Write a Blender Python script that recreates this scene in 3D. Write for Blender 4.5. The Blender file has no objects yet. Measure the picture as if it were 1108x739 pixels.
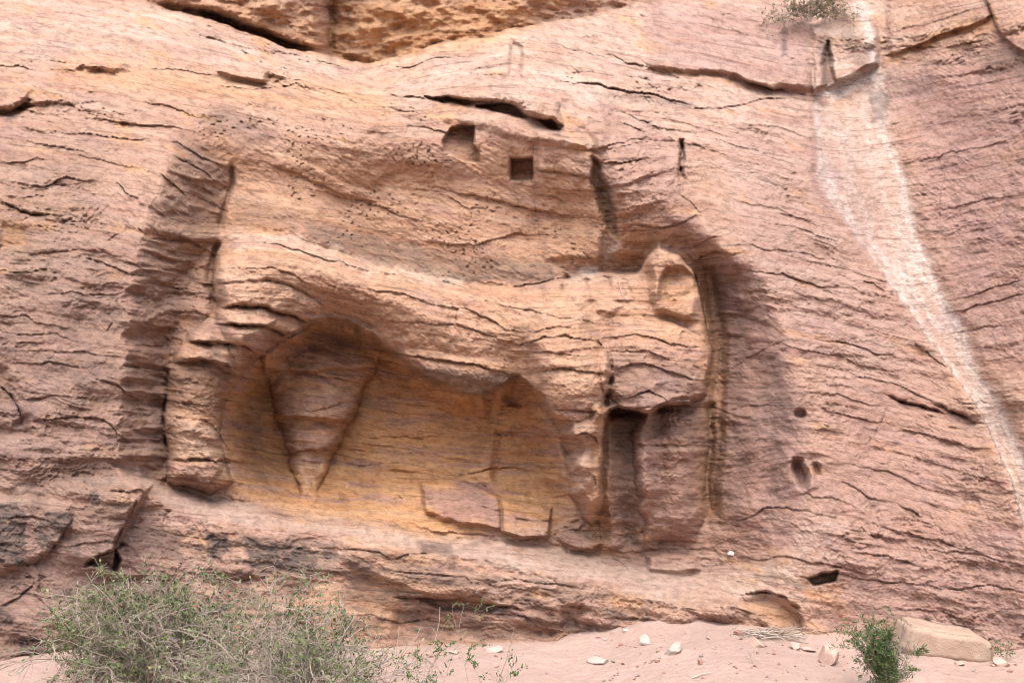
import bpy, math, random
import numpy as np
from mathutils import Vector, Matrix

R = math.radians
scene = bpy.context.scene
COL = scene.collection

# ------------------------------------------------------------------ camera model
# The survey of the cliff is written in degrees of view (picture units 1108 x 739) plus a distance in metres.
CAMZ, PITCH, F = 1.65, R(7.5), 1077.0
CT, ST = math.cos(PITCH), math.sin(PITCH)

def world(px, py, Y):
    cx = (px - 554.0) / F
    cy = (369.5 - py) / F
    den = CT - cy * ST
    return Y * cx / den, Y, CAMZ + Y * (ST + cy * CT) / den

# ------------------------------------------------------------------ numpy noise
from concurrent.futures import ThreadPoolExecutor
POOL = ThreadPoolExecutor(4)
def perlin(x, y, seed=0):
    x = np.asarray(x, np.float32); y = np.asarray(y, np.float32)
    if x.ndim == 2 and x.size > 60000:
        y = np.broadcast_to(y, x.shape); n = x.shape[0]; st = max(1, 40000 // x.shape[1])
        return np.concatenate(list(POOL.map(lambda i: perlin_(x[i:i + st], y[i:i + st], seed), range(0, n, st))))
    return perlin_(x, y, seed)
def perlin_(x, y, seed=0):
    rng = np.random.RandomState(seed)
    perm = rng.permutation(512).astype(np.int32)
    ang = rng.rand(512).astype(np.float32) * 2 * np.pi
    gx, gy = np.cos(ang), np.sin(ang)   # float32
    x = np.asarray(x, np.float32); y = np.asarray(y, np.float32)
    xi = np.floor(x).astype(np.int32); yi = np.floor(y).astype(np.int32)
    xf = x - xi; yf = y - yi
    u = xf * xf * xf * (xf * (xf * 6 - 15) + 10)
    v = yf * yf * yf * (yf * (yf * 6 - 15) + 10)
    def g(ix, iy, dx, dy):
        h = perm[(perm[ix & 511] + iy) & 511]
        return gx[h] * dx + gy[h] * dy
    a = g(xi, yi, xf, yf); b = g(xi + 1, yi, xf - 1, yf)
    c = g(xi, yi + 1, xf, yf - 1); d = g(xi + 1, yi + 1, xf - 1, yf - 1)
    ab = a + u * (b - a); cd = c + u * (d - c)
    return (ab + v * (cd - ab)) * 1.5

def fbm(x, y, oct=4, seed=0, gain=0.5, lac=2.03):
    s = 0; a = 1.0; t = 0
    for k in range(oct):
        s = s + a * perlin(x * lac ** k + 7.3 * k, y * lac ** k + 3.1 * k, seed + 13 * k)
        t += a; a *= gain
    return s / t

def sst(a, b, x):
    t = np.clip((x - a) / (b - a), 0, 1)
    return t * t * (3 - 2 * t)

def box(a, r, ax):
    if r < 1: return a
    n = a.shape[ax]
    pad = [(0, 0), (0, 0)]; pad[ax] = (r + 1, r)
    c = np.cumsum(np.pad(a.astype(np.float64), pad, mode='edge'), axis=ax)
    if ax == 0: return ((c[2*r+1:] - c[:-2*r-1]) / (2*r+1)).astype(np.float32)
    return ((c[:, 2*r+1:] - c[:, :-2*r-1]) / (2*r+1)).astype(np.float32)

def blur(a, px):
    r = int(round(px / STEP * 0.6))
    if r < 1: return a
    for _ in range(3):
        a = box(box(a, r, 0), r, 1)
    return a

# ------------------------------------------------------------------ survey grid
STEP = 1.1
def axis(lo, hi, out_lo, out_hi):
    core = np.arange(lo, hi + STEP, STEP)
    a = [lo]; s = STEP
    while a[-1] > out_lo:
        s *= 1.12; a.append(a[-1] - s)
    b = [core[-1]]; s = STEP
    while b[-1] < out_hi:
        s *= 1.12; b.append(b[-1] + s)
    return np.array(a[::-1][:-1] + list(core) + b[1:], np.float32)
AX = axis(-40, 1150, -560, 1660)
AY = axis(-25, 735, -420, 900)
NX, NY = len(AX), len(AY)
PX, PY = np.meshgrid(AX, AY)
PX = PX.astype(np.float32); PY = PY.astype(np.float32)

# warped copy: hand-drawn lines get a natural wobble
WX = PX + 2.6 * fbm(PX / 17, PY / 17, 3, 901) + 4 * perlin(PX / 55, PY / 55, 902)
WY = PY + 2.6 * fbm(PX / 17, PY / 17, 3, 911) + 4 * perlin(PX / 55, PY / 55, 912)

def fy(tab, y=None):       # table over y -> value
    y = PY if y is None else y
    t = np.array(tab, np.float32)
    return np.interp(y, t[:, 0], t[:, 1]).astype(np.float32)
def fx(tab, x=None):
    x = PX if x is None else x
    t = np.array(tab, np.float32)
    return np.interp(x, t[:, 0], t[:, 1]).astype(np.float32)

def window(pts, m):
    p = np.array(pts, np.float32)
    x0, x1, y0, y1 = p[:, 0].min() - m, p[:, 0].max() + m, p[:, 1].min() - m, p[:, 1].max() + m
    i0, i1 = np.searchsorted(AX, [x0, x1]); j0, j1 = np.searchsorted(AY, [y0, y1])
    return slice(j0, max(j1, j0 + 1)), slice(i0, max(i1, i0 + 1))

def poly_sdf(pts, m=60, warp=True):
    """signed distance (positive inside) on a window; returns slices, sd"""
    sl = window(pts, m)
    X = (WX if warp else PX)[sl]; Y = (WY if warp else PY)[sl]
    d = np.full(X.shape, 1e9, np.float32); ins = np.zeros(X.shape, bool)
    n = len(pts)
    for k in range(n):
        ax, ay = pts[k]; bx, by = pts[(k + 1) % n]
        ex, ey = bx - ax, by - ay
        L2 = ex * ex + ey * ey + 1e-9
        t = np.clip(((X - ax) * ex + (Y - ay) * ey) / L2, 0, 1)
        d = np.minimum(d, (X - ax - t * ex) ** 2 + (Y - ay - t * ey) ** 2)
        c = ((ay > Y) != (by > Y)) & (X < ex * (Y - ay) / (ey if abs(ey) > 1e-9 else 1e-9) + ax)
        ins ^= c
    d = np.sqrt(d)
    return sl, np.where(ins, d, -d)

def pmask(pts, soft=4, warp=True):
    out = np.zeros(PX.shape, np.float32)
    sl, sd = poly_sdf(pts, soft + 12, warp)
    out[sl] = sst(-soft, soft, sd)
    return out

def line_sd(pts, m):
    """signed distance to a polyline (positive on its right / lower side), position 0..1 along it"""
    sl = window(pts, m)
    X = WX[sl]; Y = WY[sl]
    best = np.full(X.shape, 1e9, np.float32); sd = np.zeros(X.shape, np.float32); tt = np.zeros(X.shape, np.float32)
    seg = [math.hypot(pts[k+1][0]-pts[k][0], pts[k+1][1]-pts[k][1]) for k in range(len(pts)-1)]
    tot = sum(seg); acc = 0
    for k in range(len(pts) - 1):
        ax, ay = pts[k]; bx, by = pts[k + 1]
        ex, ey = bx - ax, by - ay
        L = seg[k] + 1e-6
        t = np.clip(((X - ax) * ex + (Y - ay) * ey) / (L * L), 0, 1)
        dd = np.sqrt((X - ax - t * ex) ** 2 + (Y - ay - t * ey) ** 2)
        cr = (ex * (Y - ay) - ey * (X - ax))
        up = dd < best
        best = np.where(up, dd, best)
        sd = np.where(up, np.where(cr >= 0, dd, -dd), sd)
        tt = np.where(up, (acc + t * L) / tot, tt)
        acc += seg[k]
    return sl, sd, tt

# ------------------------------------------------------------------ 1. natural cliff: thin plate through surveyed distances
CP = [(-560,-420,24),(-560,0,13),(-560,300,8),(-560,600,6.5),(-560,900,6),
      (-150,-100,16),(-150,0,14.2),(-150,100,10.8),(-150,200,9.7),(-150,350,9.0),(-150,500,8.6),(-150,620,8.35),(-150,740,8.15),
      (50,0,14.6),(50,40,12.8),(50,100,11.2),(50,200,10.1),(50,350,9.45),(50,500,9.05),(50,600,8.85),(50,715,8.6),
      (180,30,13.6),(180,100,11.6),(180,200,10.3),(180,350,9.7),(180,500,9.35),(180,580,9.15),(180,700,8.95),
      (400,75,13.4),(400,100,12.1),(400,130,11.0),(400,250,10.35),(400,400,10.0),(400,560,9.6),(400,600,9.4),(400,690,9.2),
      (560,40,13.6),(560,85,12.1),(560,110,11.2),(560,250,10.3),(560,400,9.95),(560,610,9.4),(560,690,9.25),
      (700,0,14.2),(700,80,12.1),(700,150,11.0),(700,250,10.3),(700,400,9.85),(700,600,9.4),(700,672,9.35),
      (880,0,13.4),(880,100,11.9),(880,250,10.5),(880,400,9.8),(880,550,9.3),(880,680,9.1),
      (950,0,13.0),(950,100,12.2),(960,250,11.0),(1010,380,10.2),(1060,470,9.6),
      (1040,0,11.8),(1040,200,10.7),
      (1108,0,11.2),(1108,200,10.0),(1108,400,9.35),(1108,550,8.9),(1108,700,8.6),
      (1260,0,9.8),(1260,300,8.7),(1260,700,7.8),(1660,0,8),(1660,400,6.5),(1660,900,5.8),
      (300,-420,26),(800,-420,26),(1660,-420,14),(300,900,8.4),(800,900,8.6)]
def thin_plate(cp, gx, gy):
    c = np.array(cp, np.float64); P = c[:, :2] / 300.0; v = c[:, 2]
    def U(r2): return 0.5 * r2 * np.log(r2 + 1e-12)
    n = len(P)
    K = U(((P[:, None] - P[None]) ** 2).sum(-1)) + 0.02 * np.eye(n)
    Q = np.c_[np.ones(n), P]
    A = np.block([[K, Q], [Q.T, np.zeros((3, 3))]])
    w = np.linalg.solve(A, np.r_[v, 0, 0, 0])
    G = np.stack(np.meshgrid(gx, gy), -1) / 300.0
    out = w[n] + w[n+1] * G[..., 0] + w[n+2] * G[..., 1]
    for k in range(n):
        out += w[k] * U(((G - P[k]) ** 2).sum(-1))
    return out
def upsample(c, gx, gy):
    t = np.stack([np.interp(AX, gx, row) for row in c])
    return np.stack([np.interp(AY, gy, t[:, i]) for i in range(NX)], 1).astype(np.float32)
gx = np.linspace(-560, 1700, 190); gy = np.linspace(-440, 960, 120)
BASE = upsample(thin_plate(CP, gx, gy), gx, gy)
BASE = np.clip(BASE, 4.5, 30)

# ------------------------------------------------------------------ 2. bedding field: S is constant along a bed
SL = [(20,60,.12),(120,40,.2),(250,60,.28),(350,90,.25),(60,150,.16),(150,140,.2),(60,250,.1),(20,350,.05),(80,450,.04),(40,600,.1),(110,380,.1),
      (200,200,.55),(215,300,.22),(200,450,.05),(300,180,.3),(400,200,.28),(480,230,.22),(450,90,-.25),(420,60,-.3),(500,60,-.1),(560,210,.2),
      (640,90,.15),(620,60,.2),(700,100,.16),(760,120,.22),(800,60,.15),(820,180,.3),(780,230,.3),(700,200,-.15),(760,270,-.3),(740,300,.0),
      (860,250,.3),(820,330,.25),(900,360,.27),(950,400,.3),(1000,440,.35),(900,450,.22),(850,450,-.1),(820,500,-.3),
      (980,100,-.3),(1050,60,-.3),(1090,150,-.2),(1030,180,-.22),(1080,260,-.2),(1050,330,-.25),(1100,350,-.25),(1090,440,-.1),
      (930,530,.25),(1000,560,.3),(880,600,.1),(960,620,.12),(1050,600,.2),(1090,660,.15),(1000,650,.1),(830,650,.25),
      (245,270,-.15),(290,275,.05),(330,300,.25),(260,310,-.06),(300,320,.1),(340,330,.4),(400,310,.22),(460,330,.25),(520,345,.3),(560,345,.05),(600,340,-.06),
      (650,340,.06),(620,380,-.08),(620,430,-.05),(700,370,.08),(740,400,.12),(690,430,-.2),(730,480,.0),(250,360,.0),(200,400,.1),
      (320,430,.08),(350,480,.05),(450,470,.03),(550,480,.0),(450,530,.05),(280,520,.2),(600,540,.0),(700,560,.05),
      (300,560,.12),(450,580,.15),(600,610,.2),(750,630,.1),(300,620,.06),(400,640,.08),(500,650,.1),(600,650,.16),(680,665,.2),
      (-300,200,.1),(-300,500,.05),(1400,200,-.2),(1400,600,.0),(500,-200,0),(500,850,.05)]
sx = np.arange(-560, 1680, 9.0); sy = np.arange(-420, 920, 9.0)
GX, GY = np.meshgrid(sx, sy)
num = np.zeros_like(GX); den = np.zeros_like(GX)
for (a, b, s) in SL:
    w = 1 / (((GX - a) / 1.5) ** 2 + (GY - b) ** 2 + 150) ** 1.6
    num += w * s; den += w
TH = np.arctan(num / den)
nx_, ny_ = -np.sin(TH), np.cos(TH)
tx_, ty_ = np.cos(TH), np.sin(TH)
S_ = GY - num / den * 0
def gradf(s): return np.diff(s, axis=1, append=s[:, -1:]) / 9.0, np.diff(s, axis=0, append=s[-1:]) / 9.0
def divf(a, b):
    o = np.zeros_like(a)
    o[:, :-1] -= a[:, :-1]; o[:, 1:] += a[:, :-1]
    o[:-1] -= b[:-1]; o[1:] += b[:-1]
    return o / 9.0          # = G^T (a,b)
WT = 12.0
def aop(s):
    a, b = gradf(s)
    t = (a * tx_ + b * ty_) * WT; n = (a * nx_ + b * ny_)
    return divf(t * tx_ + n * nx_, t * ty_ + n * ny_) + 1e-9 * s
rhs = divf(nx_, ny_)
r = rhs - aop(S_); p = r.copy(); rs = (r * r).sum()
for _ in range(500):
    Ap = aop(p); al = rs / ((p * Ap).sum() + 1e-30)
    S_ += al * p; r -= al * Ap; rn = (r * r).sum()
    if rn < 1e-10: break
    p = r + rn / rs * p; rs = rn
S = upsample(S_, sx, sy)
S = S + 3.0 * fbm(PX / 80, PY / 50, 3, 21) + .6 * fbm(PX / 18, PY / 14, 2, 22)

def beds0(q, seed):
    q = q + .4 * perlin(PX / 60, PY / 30, seed); i = np.floor(q); f = q - i
    return ((np.sin(i * 127.1 + seed) * 43758.5453) % 1.0 - .5) * sst(1, .8, f) * sst(0, .2, f) * 2
# ------------------------------------------------------------------ 3. region masks
xL = fy([(100,215),(120,208),(147,197),(185,182),(225,166),(270,152),(330,141),(400,134),(470,127),(520,122),(600,118)], WY)
xI = fy([(100,238),(120,242),(175,248),(215,243),(250,237),(270,226),(300,207),(340,192),(395,180),(500,182),(600,182)], WY)
xi = fy([(100,570),(120,580),(160,625),(200,665),(250,735),(290,772),(400,776),(500,770),(560,765),(620,760)], WY)
xo = fy([(100,620),(120,645),(160,690),(200,722),(250,768),(290,812),(350,838),(400,856),(450,868),(500,873),(560,868),(620,850)], WY)
rag = 11 * fbm(PX / 45, S / 20, 3, 51) + 5 * beds0(S / 21, 52)
xL = xL + rag; xI = xI + .7 * rag; xi = xi + .3 * rag; xo = xo + .8 * fbm(PX / 40, PY / 40, 3, 53) * 12
yT = fx([(150,150),(208,126),(240,116),(300,121),(360,126),(420,122),(470,126),(530,124),(600,142),(640,160),(700,190),(800,240)], WX)
yB = fx([(100,495),(150,512),(180,522),(230,540),(300,548),(400,562),(500,580),(600,592),(650,600),(720,611),(780,613),(830,606),(870,592),(900,580)], WX)
yF = fx([(100,500),(130,512),(160,532),(200,560),(300,573),(400,588),(450,593),(500,601),(560,613),(620,628),(700,649),(760,657),(850,655),(880,640),(910,610)], WX)
yF = np.maximum(yF, yB + 6)
rl_ = np.clip((WX - xL) / (xI - xL), 0, 1); rL = 0.65 * rl_ + 0.35 * sst(0, 1, rl_)
rR = 1 - sst(-.05, 1.18, (WX - xi) / (xo - xi))
rT = sst(-8, 92, WY - yT)
rB = 1 - np.clip((WY - yB) / (yF - yB), 0, 1)
panel_d = fx([(150,1.0),(230,1.0),(280,1.0),(400,1.0),(560,.85),(700,.92),(850,1.0)])
panel_d = panel_d * (1 - .55 * sst(310, 240, WY) * sst(600, 690, WX))
panel_d = panel_d * (1 - .12 * sst(255, 310, WY) * sst(300, 215, WX))
REC = rL * rR * rT * rB * panel_d
Y = BASE + REC

# skyline: the far wall behind
SKY = [(-560,-60),(-100,-30),(40,-30),(90,-22),(135,-8),(150,0),(168,7),(200,14),(230,23),(270,39),(310,53),(350,63),(400,70),(440,62),(480,49),(520,41),(545,37),(575,34),(600,30),(640,21),(680,7),(700,-10),(760,-60),(1660,-300)]
ysk = fx(SKY, WX)
far = sst(2.5, -2.5, WY - ysk)
H = np.zeros(PX.shape, np.float32)          # relief towards the viewer, metres

# ------------------------------------------------------------------ 4. the carved lion
BODY = [(232,335),(231,300),(238,275),(255,258),(285,250),(320,256),(360,270),(400,285),(440,294),(480,304),(520,312),(560,310),(600,302),(640,296),(690,292),
        (700,276),(713,265),(735,274),(750,291),(757,315),(763,350),(770,390),(762,425),(745,436),(715,440),(700,447),(668,442),(662,444),(657,456),(652,485),(651,520),(652,545),(642,566),(630,560),(627,548),(617,534),(620,518),(612,502),(619,489),(612,478),(602,470),(607,461),(597,448),(590,430),(560,408),(520,430),(490,425),(455,405),(430,385),(400,362),(360,345),(335,346),(314,360),(283,384),(250,400),(225,390)]
sl, sd = poly_sdf(BODY, 40)
btop = fx([(231,306),(238,278),(255,260),(285,251),(320,257),(360,271),(400,286),(440,295),(480,305),(520,313),(560,311),(600,303),(640,297),(690,293),(700,278),(713,267),(735,275),(750,292),(757,315),(765,360)])[sl]
bbot = fx([(231,345),(262,402),(286,384),(314,360),(337,346),(362,344),(400,358),(432,384),(455,402),(490,424),(522,430),(560,410),(583,425),(590,450),(600,560),(650,565),(658,520),(664,450),(705,446),(765,425)])[sl]
v_ = np.clip((WY[sl] - btop) / np.maximum(bbot - btop, 20), 0, 1)
bulge = (0.30 * sst(0, 6, WY[sl] - btop) + 0.70 * np.sqrt(np.maximum(1 - (1 - np.clip(v_ / .5, 0, 1)) ** 2, 0))) * (1 - 0.62 * np.clip((v_ - .36) / .64, 0, 1) ** 1.6 * sst(590, 548, WX[sl]))
bulge *= 1 - .24 * sst(445, 560, WY[sl]) * (WX[sl] < 662)
ew_ = 2.5 + 11 * sst(440, 462, WY[sl]) * (WX[sl] < 664)
bulge *= np.clip((sd + 2) / (ew_ + 2), 0, 1) ** .4 * sst(-2, 3, sd) * sst(225, 246, WX[sl]) ** .6
body_h = fx([(230,1.05),(350,1.02),(540,.85),(620,.98),(760,.86)])[sl]
H[sl] += bulge * body_h
# haunch column (near hind leg)
HLEG = [(180,400),(195,375),(232,335),(300,345),(283,384),(262,400),(248,424),(240,446),(238,472),(243,500),(250,522),(228,535),(184,520),(178,450)]
sl, sd = poly_sdf(HLEG, 30)
H[sl] += 0.26 * np.sqrt(np.maximum(1 - (1 - np.clip(sd / 34, 0, 1)) ** 2, 0)) * 1.7
# hollow under the belly
HOL = [(286,384),(314,360),(337,346),(362,344),(400,358),(432,384),(455,402),(490,424),(522,430),(560,408),(583,420),(598,452),(610,478),(614,520),(628,562),(560,570),(480,562),(400,556),(330,552),(270,545),(246,522),(240,495),(238,470),(242,446),(250,424),(264,402)]
sl, sd = poly_sdf(HOL, 20)
wx, wy = WX[sl], WY[sl] + 7 * fbm(PX[sl] / 30, PY[sl] / 26, 3, 505)
top = fx([(240,420),(264,402),(286,384),(314,360),(337,346),(362,344),(400,358),(432,384),(455,402),(490,424),(522,430),(560,408),(583,420),(598,452),(628,560)], wx)
ceil = np.clip((wy - top) / 27, 0, 1) ** .8
side = sst(0, 46, wx - fy([(384,276),(424,246),(470,236),(522,246),(550,270)], wy)) * sst(0, 40, fy([(400,572),(420,586),(452,600),(478,612),(520,616),(562,630)], wy) - wx)
floor_ = sst(-5, 62, fx([(240,535),(330,552),(480,568),(630,580)], wx) - wy)
hol = np.where(wy > top - 1, ceil, 0) * side * floor_
H[sl] -= fx([(250,.95),(380,.98),(460,.66),(620,.58)])[sl] * hol
OCHZ = np.zeros_like(H); OCHZ[sl] = np.where(wy > top, sst(0, 12, sd + 4), 0)
# rolls of the haunch
def roll(t, b, amp, x0, x1):
    tt = fx(t); bb = fx(b); v = (WY - tt) / np.maximum(bb - tt, 3)
    pr = np.where((v > 0) & (v < 1), np.sqrt(np.maximum(1 - (1.6 * np.clip(v, 0, 1) - 1) ** 2, 0)) * sst(1.0, .88, v), 0)
    return amp * pr * sst(x0 - 4, x0 + 10, WX) * sst(x1 + 4, x1 - 14, WX)
L1 = [(231,312),(253,308),(289,306),(314,312),(343,323),(356,334)]
L2 = [(231,339),(253,332),(282,332),(307,341),(336,346),(350,352)]
L3 = [(200,356),(228,350),(253,352),(282,352),(307,361),(316,367)]
L4 = [(185,380),(202,373),(235,371),(264,375),(284,386)]
L5 = [(185,396),(220,390),(246,393),(258,408)]
H += roll(L1, L2, .13, 233, 356) + roll(L2, L3, .20, 232, 330) + roll(L3, L4, .24, 205, 298) + roll(L4, L5, .18, 188, 266)
H += roll([(231,285),(300,280),(360,300),(420,318)], L1, .05, 233, 345)
# groove behind the rump
for gp_, gd_, gw_ in (([(240,258),(233,272),(230,290),(230,312),(233,340)], .22, 4.5), ([(247,172),(249,200),(243,228),(238,252)], .12, 3)):
    sl, s_, u_ = line_sd(gp_, 24)
    H[sl] -= gd_ * np.exp(-(s_ / gw_) ** 2) * sst(0, .15, u_) * sst(1, .85, u_)
# wall between and below the forelegs stands back under the chest
H -= 0.16 * pmask([(654,444),(772,436),(768,600),(648,600),(652,520)], 5) * sst(600, 480, WY)
# belly sag
H += 0.16 * pmask([(440,385),(480,392),(545,398),(562,408),(545,424),(520,431),(490,424),(455,405)], 12)
# far hind leg, an inverted cone in the hollow
FH = [(284,398),(300,380),(330,368),(372,376),(410,390),(402,412),(388,440),(372,466),(358,492),(346,514),(335,531),(326,522),(318,500),(306,470),(296,436)]
sl, sd = poly_sdf(FH, 25)
def limb(left, right, amp, y0, y1, pw=.5):
    wv = 8 * fbm(PX / 40, PY / 22, 3, 777); l_ = fy(left, WY) + wv; r_ = fy(right, WY) + 5 * fbm(PX / 40, PY / 22, 3, 778); u = (WX - l_) / np.maximum(r_ - l_, 2)
    return np.where((u > 0) & (u < 1), np.maximum(1 - (2 * u - 1) ** 2, 0) ** pw, 0) * fy(amp, WY) * ((WY > y0) & (WY < y1))
WXs, WYs = WX, WY
holm = pmask(HOL, 5)
H += 1.2 * holm * limb([(340,290),(375,286),(400,285),(436,296),(470,306),(488,310),(492,311),(510,318),(530,325),(550,322)], [(340,415),(375,412),(388,411),(412,402),(440,388),(454,380),(458,372),(487,366),(492,364),(512,355),(530,346),(550,352)],
          [(345,.34),(372,.42),(400,.62),(404,.47),(452,.60),(457,.44),(487,.50),(491,.40),(508,.34),(526,.24),(548,.0)], 338, 549, .5)
# near foreleg, tapering down from the chest
FL = [(580,415),(600,395),(640,385),(660,400),(662,430),(654,455),(650,480),(650,520),(648,545),(640,566),(630,560),(622,542),(618,518),(612,480),(600,455)]
H += limb([(320,560),(380,571),(410,579),(440,591),(460,602),(480,611),(500,614),(520,617),(545,621),(562,630)], [(320,650),(380,658),(430,661),(460,656),(480,652),(500,649),(520,650),(545,650),(562,642)],
          [(325,0),(370,.12),(420,.2),(440,.24),(455,.26),(472,.36),(488,.20),(506,.34),(525,.26),(545,.14),(562,.0)], 322, 563, .7)
# wall between and second foreleg
H += limb([(430,690),(480,688),(540,692),(585,700)],[(430,764),(480,766),(540,764),(585,752)],[(425,.0),(448,.66),(470,.76),(490,.84),(505,.66),(530,.68),(560,.55),(584,.1)],424,585,.75)
H -= 0.14 * pmask([(664,446),(688,446),(694,490),(692,540),(684,585),(674,588),(664,520)], 10)
H += 0.10 * pmask([(705,470),(745,466),(750,500),(745,520),(715,522)], 8)
H += 0.72 * pmask([(650,446),(704,444),(708,590),(655,596),(648,540)], 12) * (.25 + .75 * sst(590, 510, WY))
# second chest mass with a dark underside
e_ = ((WX - 614 - .12 * (WY - 395)) / 46) ** 2 + ((WY - 392) / 66) ** 2
H += 0.24 * np.sqrt(np.maximum(1 - e_, 0))
e_ = ((WX - 708) / 62) ** 2 + ((WY - 398) / 52) ** 2
H += 0.34 * np.sqrt(np.maximum(1 - e_, 0)) * sst(3, -3, WY - fx([(650,446),(705,447),(728,432),(765,424)]))
H += 0.12 * pmask([(668,425),(690,408),(712,418),(703,440),(685,447),(670,443)], 7)
# chest front
H += 0.12 * pmask([(570,350),(600,330),(640,335),(655,380),(655,430),(605,440),(585,410)], 16)
# tail / edge groove right of the lion
H -= 0.14 * pmask([(760,290),(772,290),(783,350),(786,420),(780,500),(778,560),(764,560),(766,480),(772,400),(766,340)], 5)
# head: broken mask with an eye pit
H += 0.20 * pmask([(700,278),(713,266),(735,275),(750,292),(757,320),(748,345),(712,338),(703,315)], 6)
H -= 0.20 * pmask([(712,300),(720,290),(738,289),(752,300),(753,318),(740,322),(726,330),(712,326)], 3)
H += 0.05 * pmask([(716,306),(735,303),(748,310),(735,318),(722,320)], 4)
H -= 0.10 * pmask([(606,303),(612,298),(619,304),(616,314),(606,315)], 2)
H -= 0.16 * pmask([(632,304),(642,298),(660,302),(661,312),(645,313),(633,309)], 2.5)
H -= 0.08 * pmask([(670,302),(676,302),(682,318),(676,320)], 2)
H += 0.10 * pmask([(616,322),(630,314),(642,324),(628,334)], 5) + 0.1 * pmask([(644,322),(672,332),(660,340),(648,336)], 4)
# worn top of the neck
H -= 0.18 * pmask([(600,285),(690,280),(700,300),(660,312),(610,312)], 10)
# stump in the hollow (fourth leg, almost gone)
H += 0.12 * pmask([(540,432),(566,438),(568,462),(553,472),(538,468),(534,520),(500,520),(528,470)], 6)
H += 0.08 * pmask([(560,430),(600,450),(612,500),(590,505),(566,470)], 8)

# ------------------------------------------------------------------ 5. features of the cliff
H -= np.clip(.12 + .30 * ((PX - 480) / 38 + (176 - PY) / 40) / 2, .06, .4) * pmask([(479,153),(488,139),(500,136),(513,137),(513,150),(512,157),(518,163),(519,176),(505,175),(481,164)], 1.4, False)
H -= np.clip(.42 - .3 * (PY - 172) / 23, .1, .42) * pmask([(553.5,172.5),(576,171.5),(577,194),(568,195),(553.5,194.5)], 1.3, False)
H -= 0.05 * pmask([(551,170),(578,169),(580,197),(551,197)], 2)
H -= 0.30 * pmask([(462,103),(480,104),(502,109),(515,114),(500,114),(478,109)], 1.8)
H -= 0.42 * pmask([(515,118),(530,114),(548,112),(562,119),(570,127),(548,125),(530,121)], 1.8)
H -= 0.30 * pmask([(582,128),(597,128),(604,139),(596,139)], 2)
sl, sd = poly_sdf([(470,102),(500,94),(540,89),(580,95),(604,108),(610,136),(596,130),(572,126),(562,117),(545,111),(515,112),(490,107)], 10)
H[sl] += .45 * np.sqrt(np.maximum(1 - (1 - np.clip(sd / 14, 0, 1)) ** 2, 0))
H += 0.12 * pmask([(410,108),(460,112),(510,122),(560,134),(610,145),(630,158),(560,150),(500,136),(440,126)], 6)
H -= 0.22 * pmask([(553,44),(566,52),(562,82),(548,80)], 3)
H -= 0.22 * pmask([(640,172),(650,180),(660,205),(668,240),(668,258),(655,250),(646,215),(640,190)], 4)
H -= 0.10 * pmask([(655,255),(668,262),(662,285),(650,280)], 6)
H += 0.09 * pmask([(585,142),(620,138),(638,160),(641,200),(648,245),(650,300),(600,310),(585,240)], 5)
H += 0.16 * pmask([(648,150),(690,150),(735,180),(742,240),(720,262),(680,255),(668,215)], 14)
H += 0.2 * pmask([(610,105),(650,100),(662,135),(648,160),(622,140)], 9)
H -= 0.14 * pmask([(736,150),(741,150),(742,195),(737,197)], 2)
H += roll([(285,165),(320,172),(360,190),(410,210)], [(285,178),(320,190),(360,207),(410,222)], .06, 290, 410)
H -= 0.05 * pmask([(495,209),(560,222),(617,236),(612,262),(560,262),(500,250)], 5)
# two worn tie holes and a small one
def ell(cx, cy, rx, ry, ang=0, n=14):
    return [(cx + rx*math.cos(t)*math.cos(ang) - ry*math.sin(t)*math.sin(ang), cy + rx*math.cos(t)*math.sin(ang) + ry*math.sin(t)*math.cos(ang)) for t in [k*2*math.pi/n for k in range(n)]]
H -= 0.24 * pmask(ell(866, 511, 6.5, 15, -.25), 5)
H -= 0.11 * pmask(ell(883, 507, 3.6, 6), 3)
H -= 0.09 * pmask(ell(866, 448, 6, 4.5), 2, False)
H += 0.06 * pmask([(872,498),(880,512),(884,526),(876,530),(868,500)], 3)
# gully with the run-off streak: left edge proud, right wall forward
gl = fy([(-60,875),(0,880),(100,880),(200,888),(250,925),(300,958),(340,985),(400,1030),(450,1062),(500,1085),(560,1105),(700,1160)], WY)
gr = fy([(-60,925),(0,935),(60,952),(150,965),(210,985),(260,998),(330,1030),(400,1062),(450,1090),(500,1115),(560,1140),(700,1200)], WY)
H -= 0.10 * sst(-10, 8, WX - gl) * sst(14, -10, WX - gr) * sst(30, 110, WY)
H += 0.16 * np.exp(-np.clip(gl - WX, 0, 999) / 40) * (WX < gl) * sst(200, 330, WY)
# top right blocks either side of the gully
H += 0.35 * pmask([(878,30),(925,0),(948,40),(950,70),(915,88),(880,100)], 4) * 1
H -= 0.25 * pmask([(893,45),(898,60),(903,90),(893,95),(889,70)], 3)
H += 0.25 * sst(3, -6, WY - fx([(700,75),(760,78),(800,84),(830,94),(870,100),(880,98)], WX)) * sst(690, 720, WX) * sst(882, 874, WX)
H += 0.12 * sst(3, -3, WY - fx([(955,60),(985,52),(1020,42),(1050,30),(1070,20)], WX)) * sst(955, 965, WX) * sst(1075, 1065, WX)
H += 0.14 * sst(-4, 5, WX - fy([(0,1062),(14,1070),(32,1080),(47,1094),(62,1108),(110,1150)], WY)) * sst(120, 60, WY)
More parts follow.
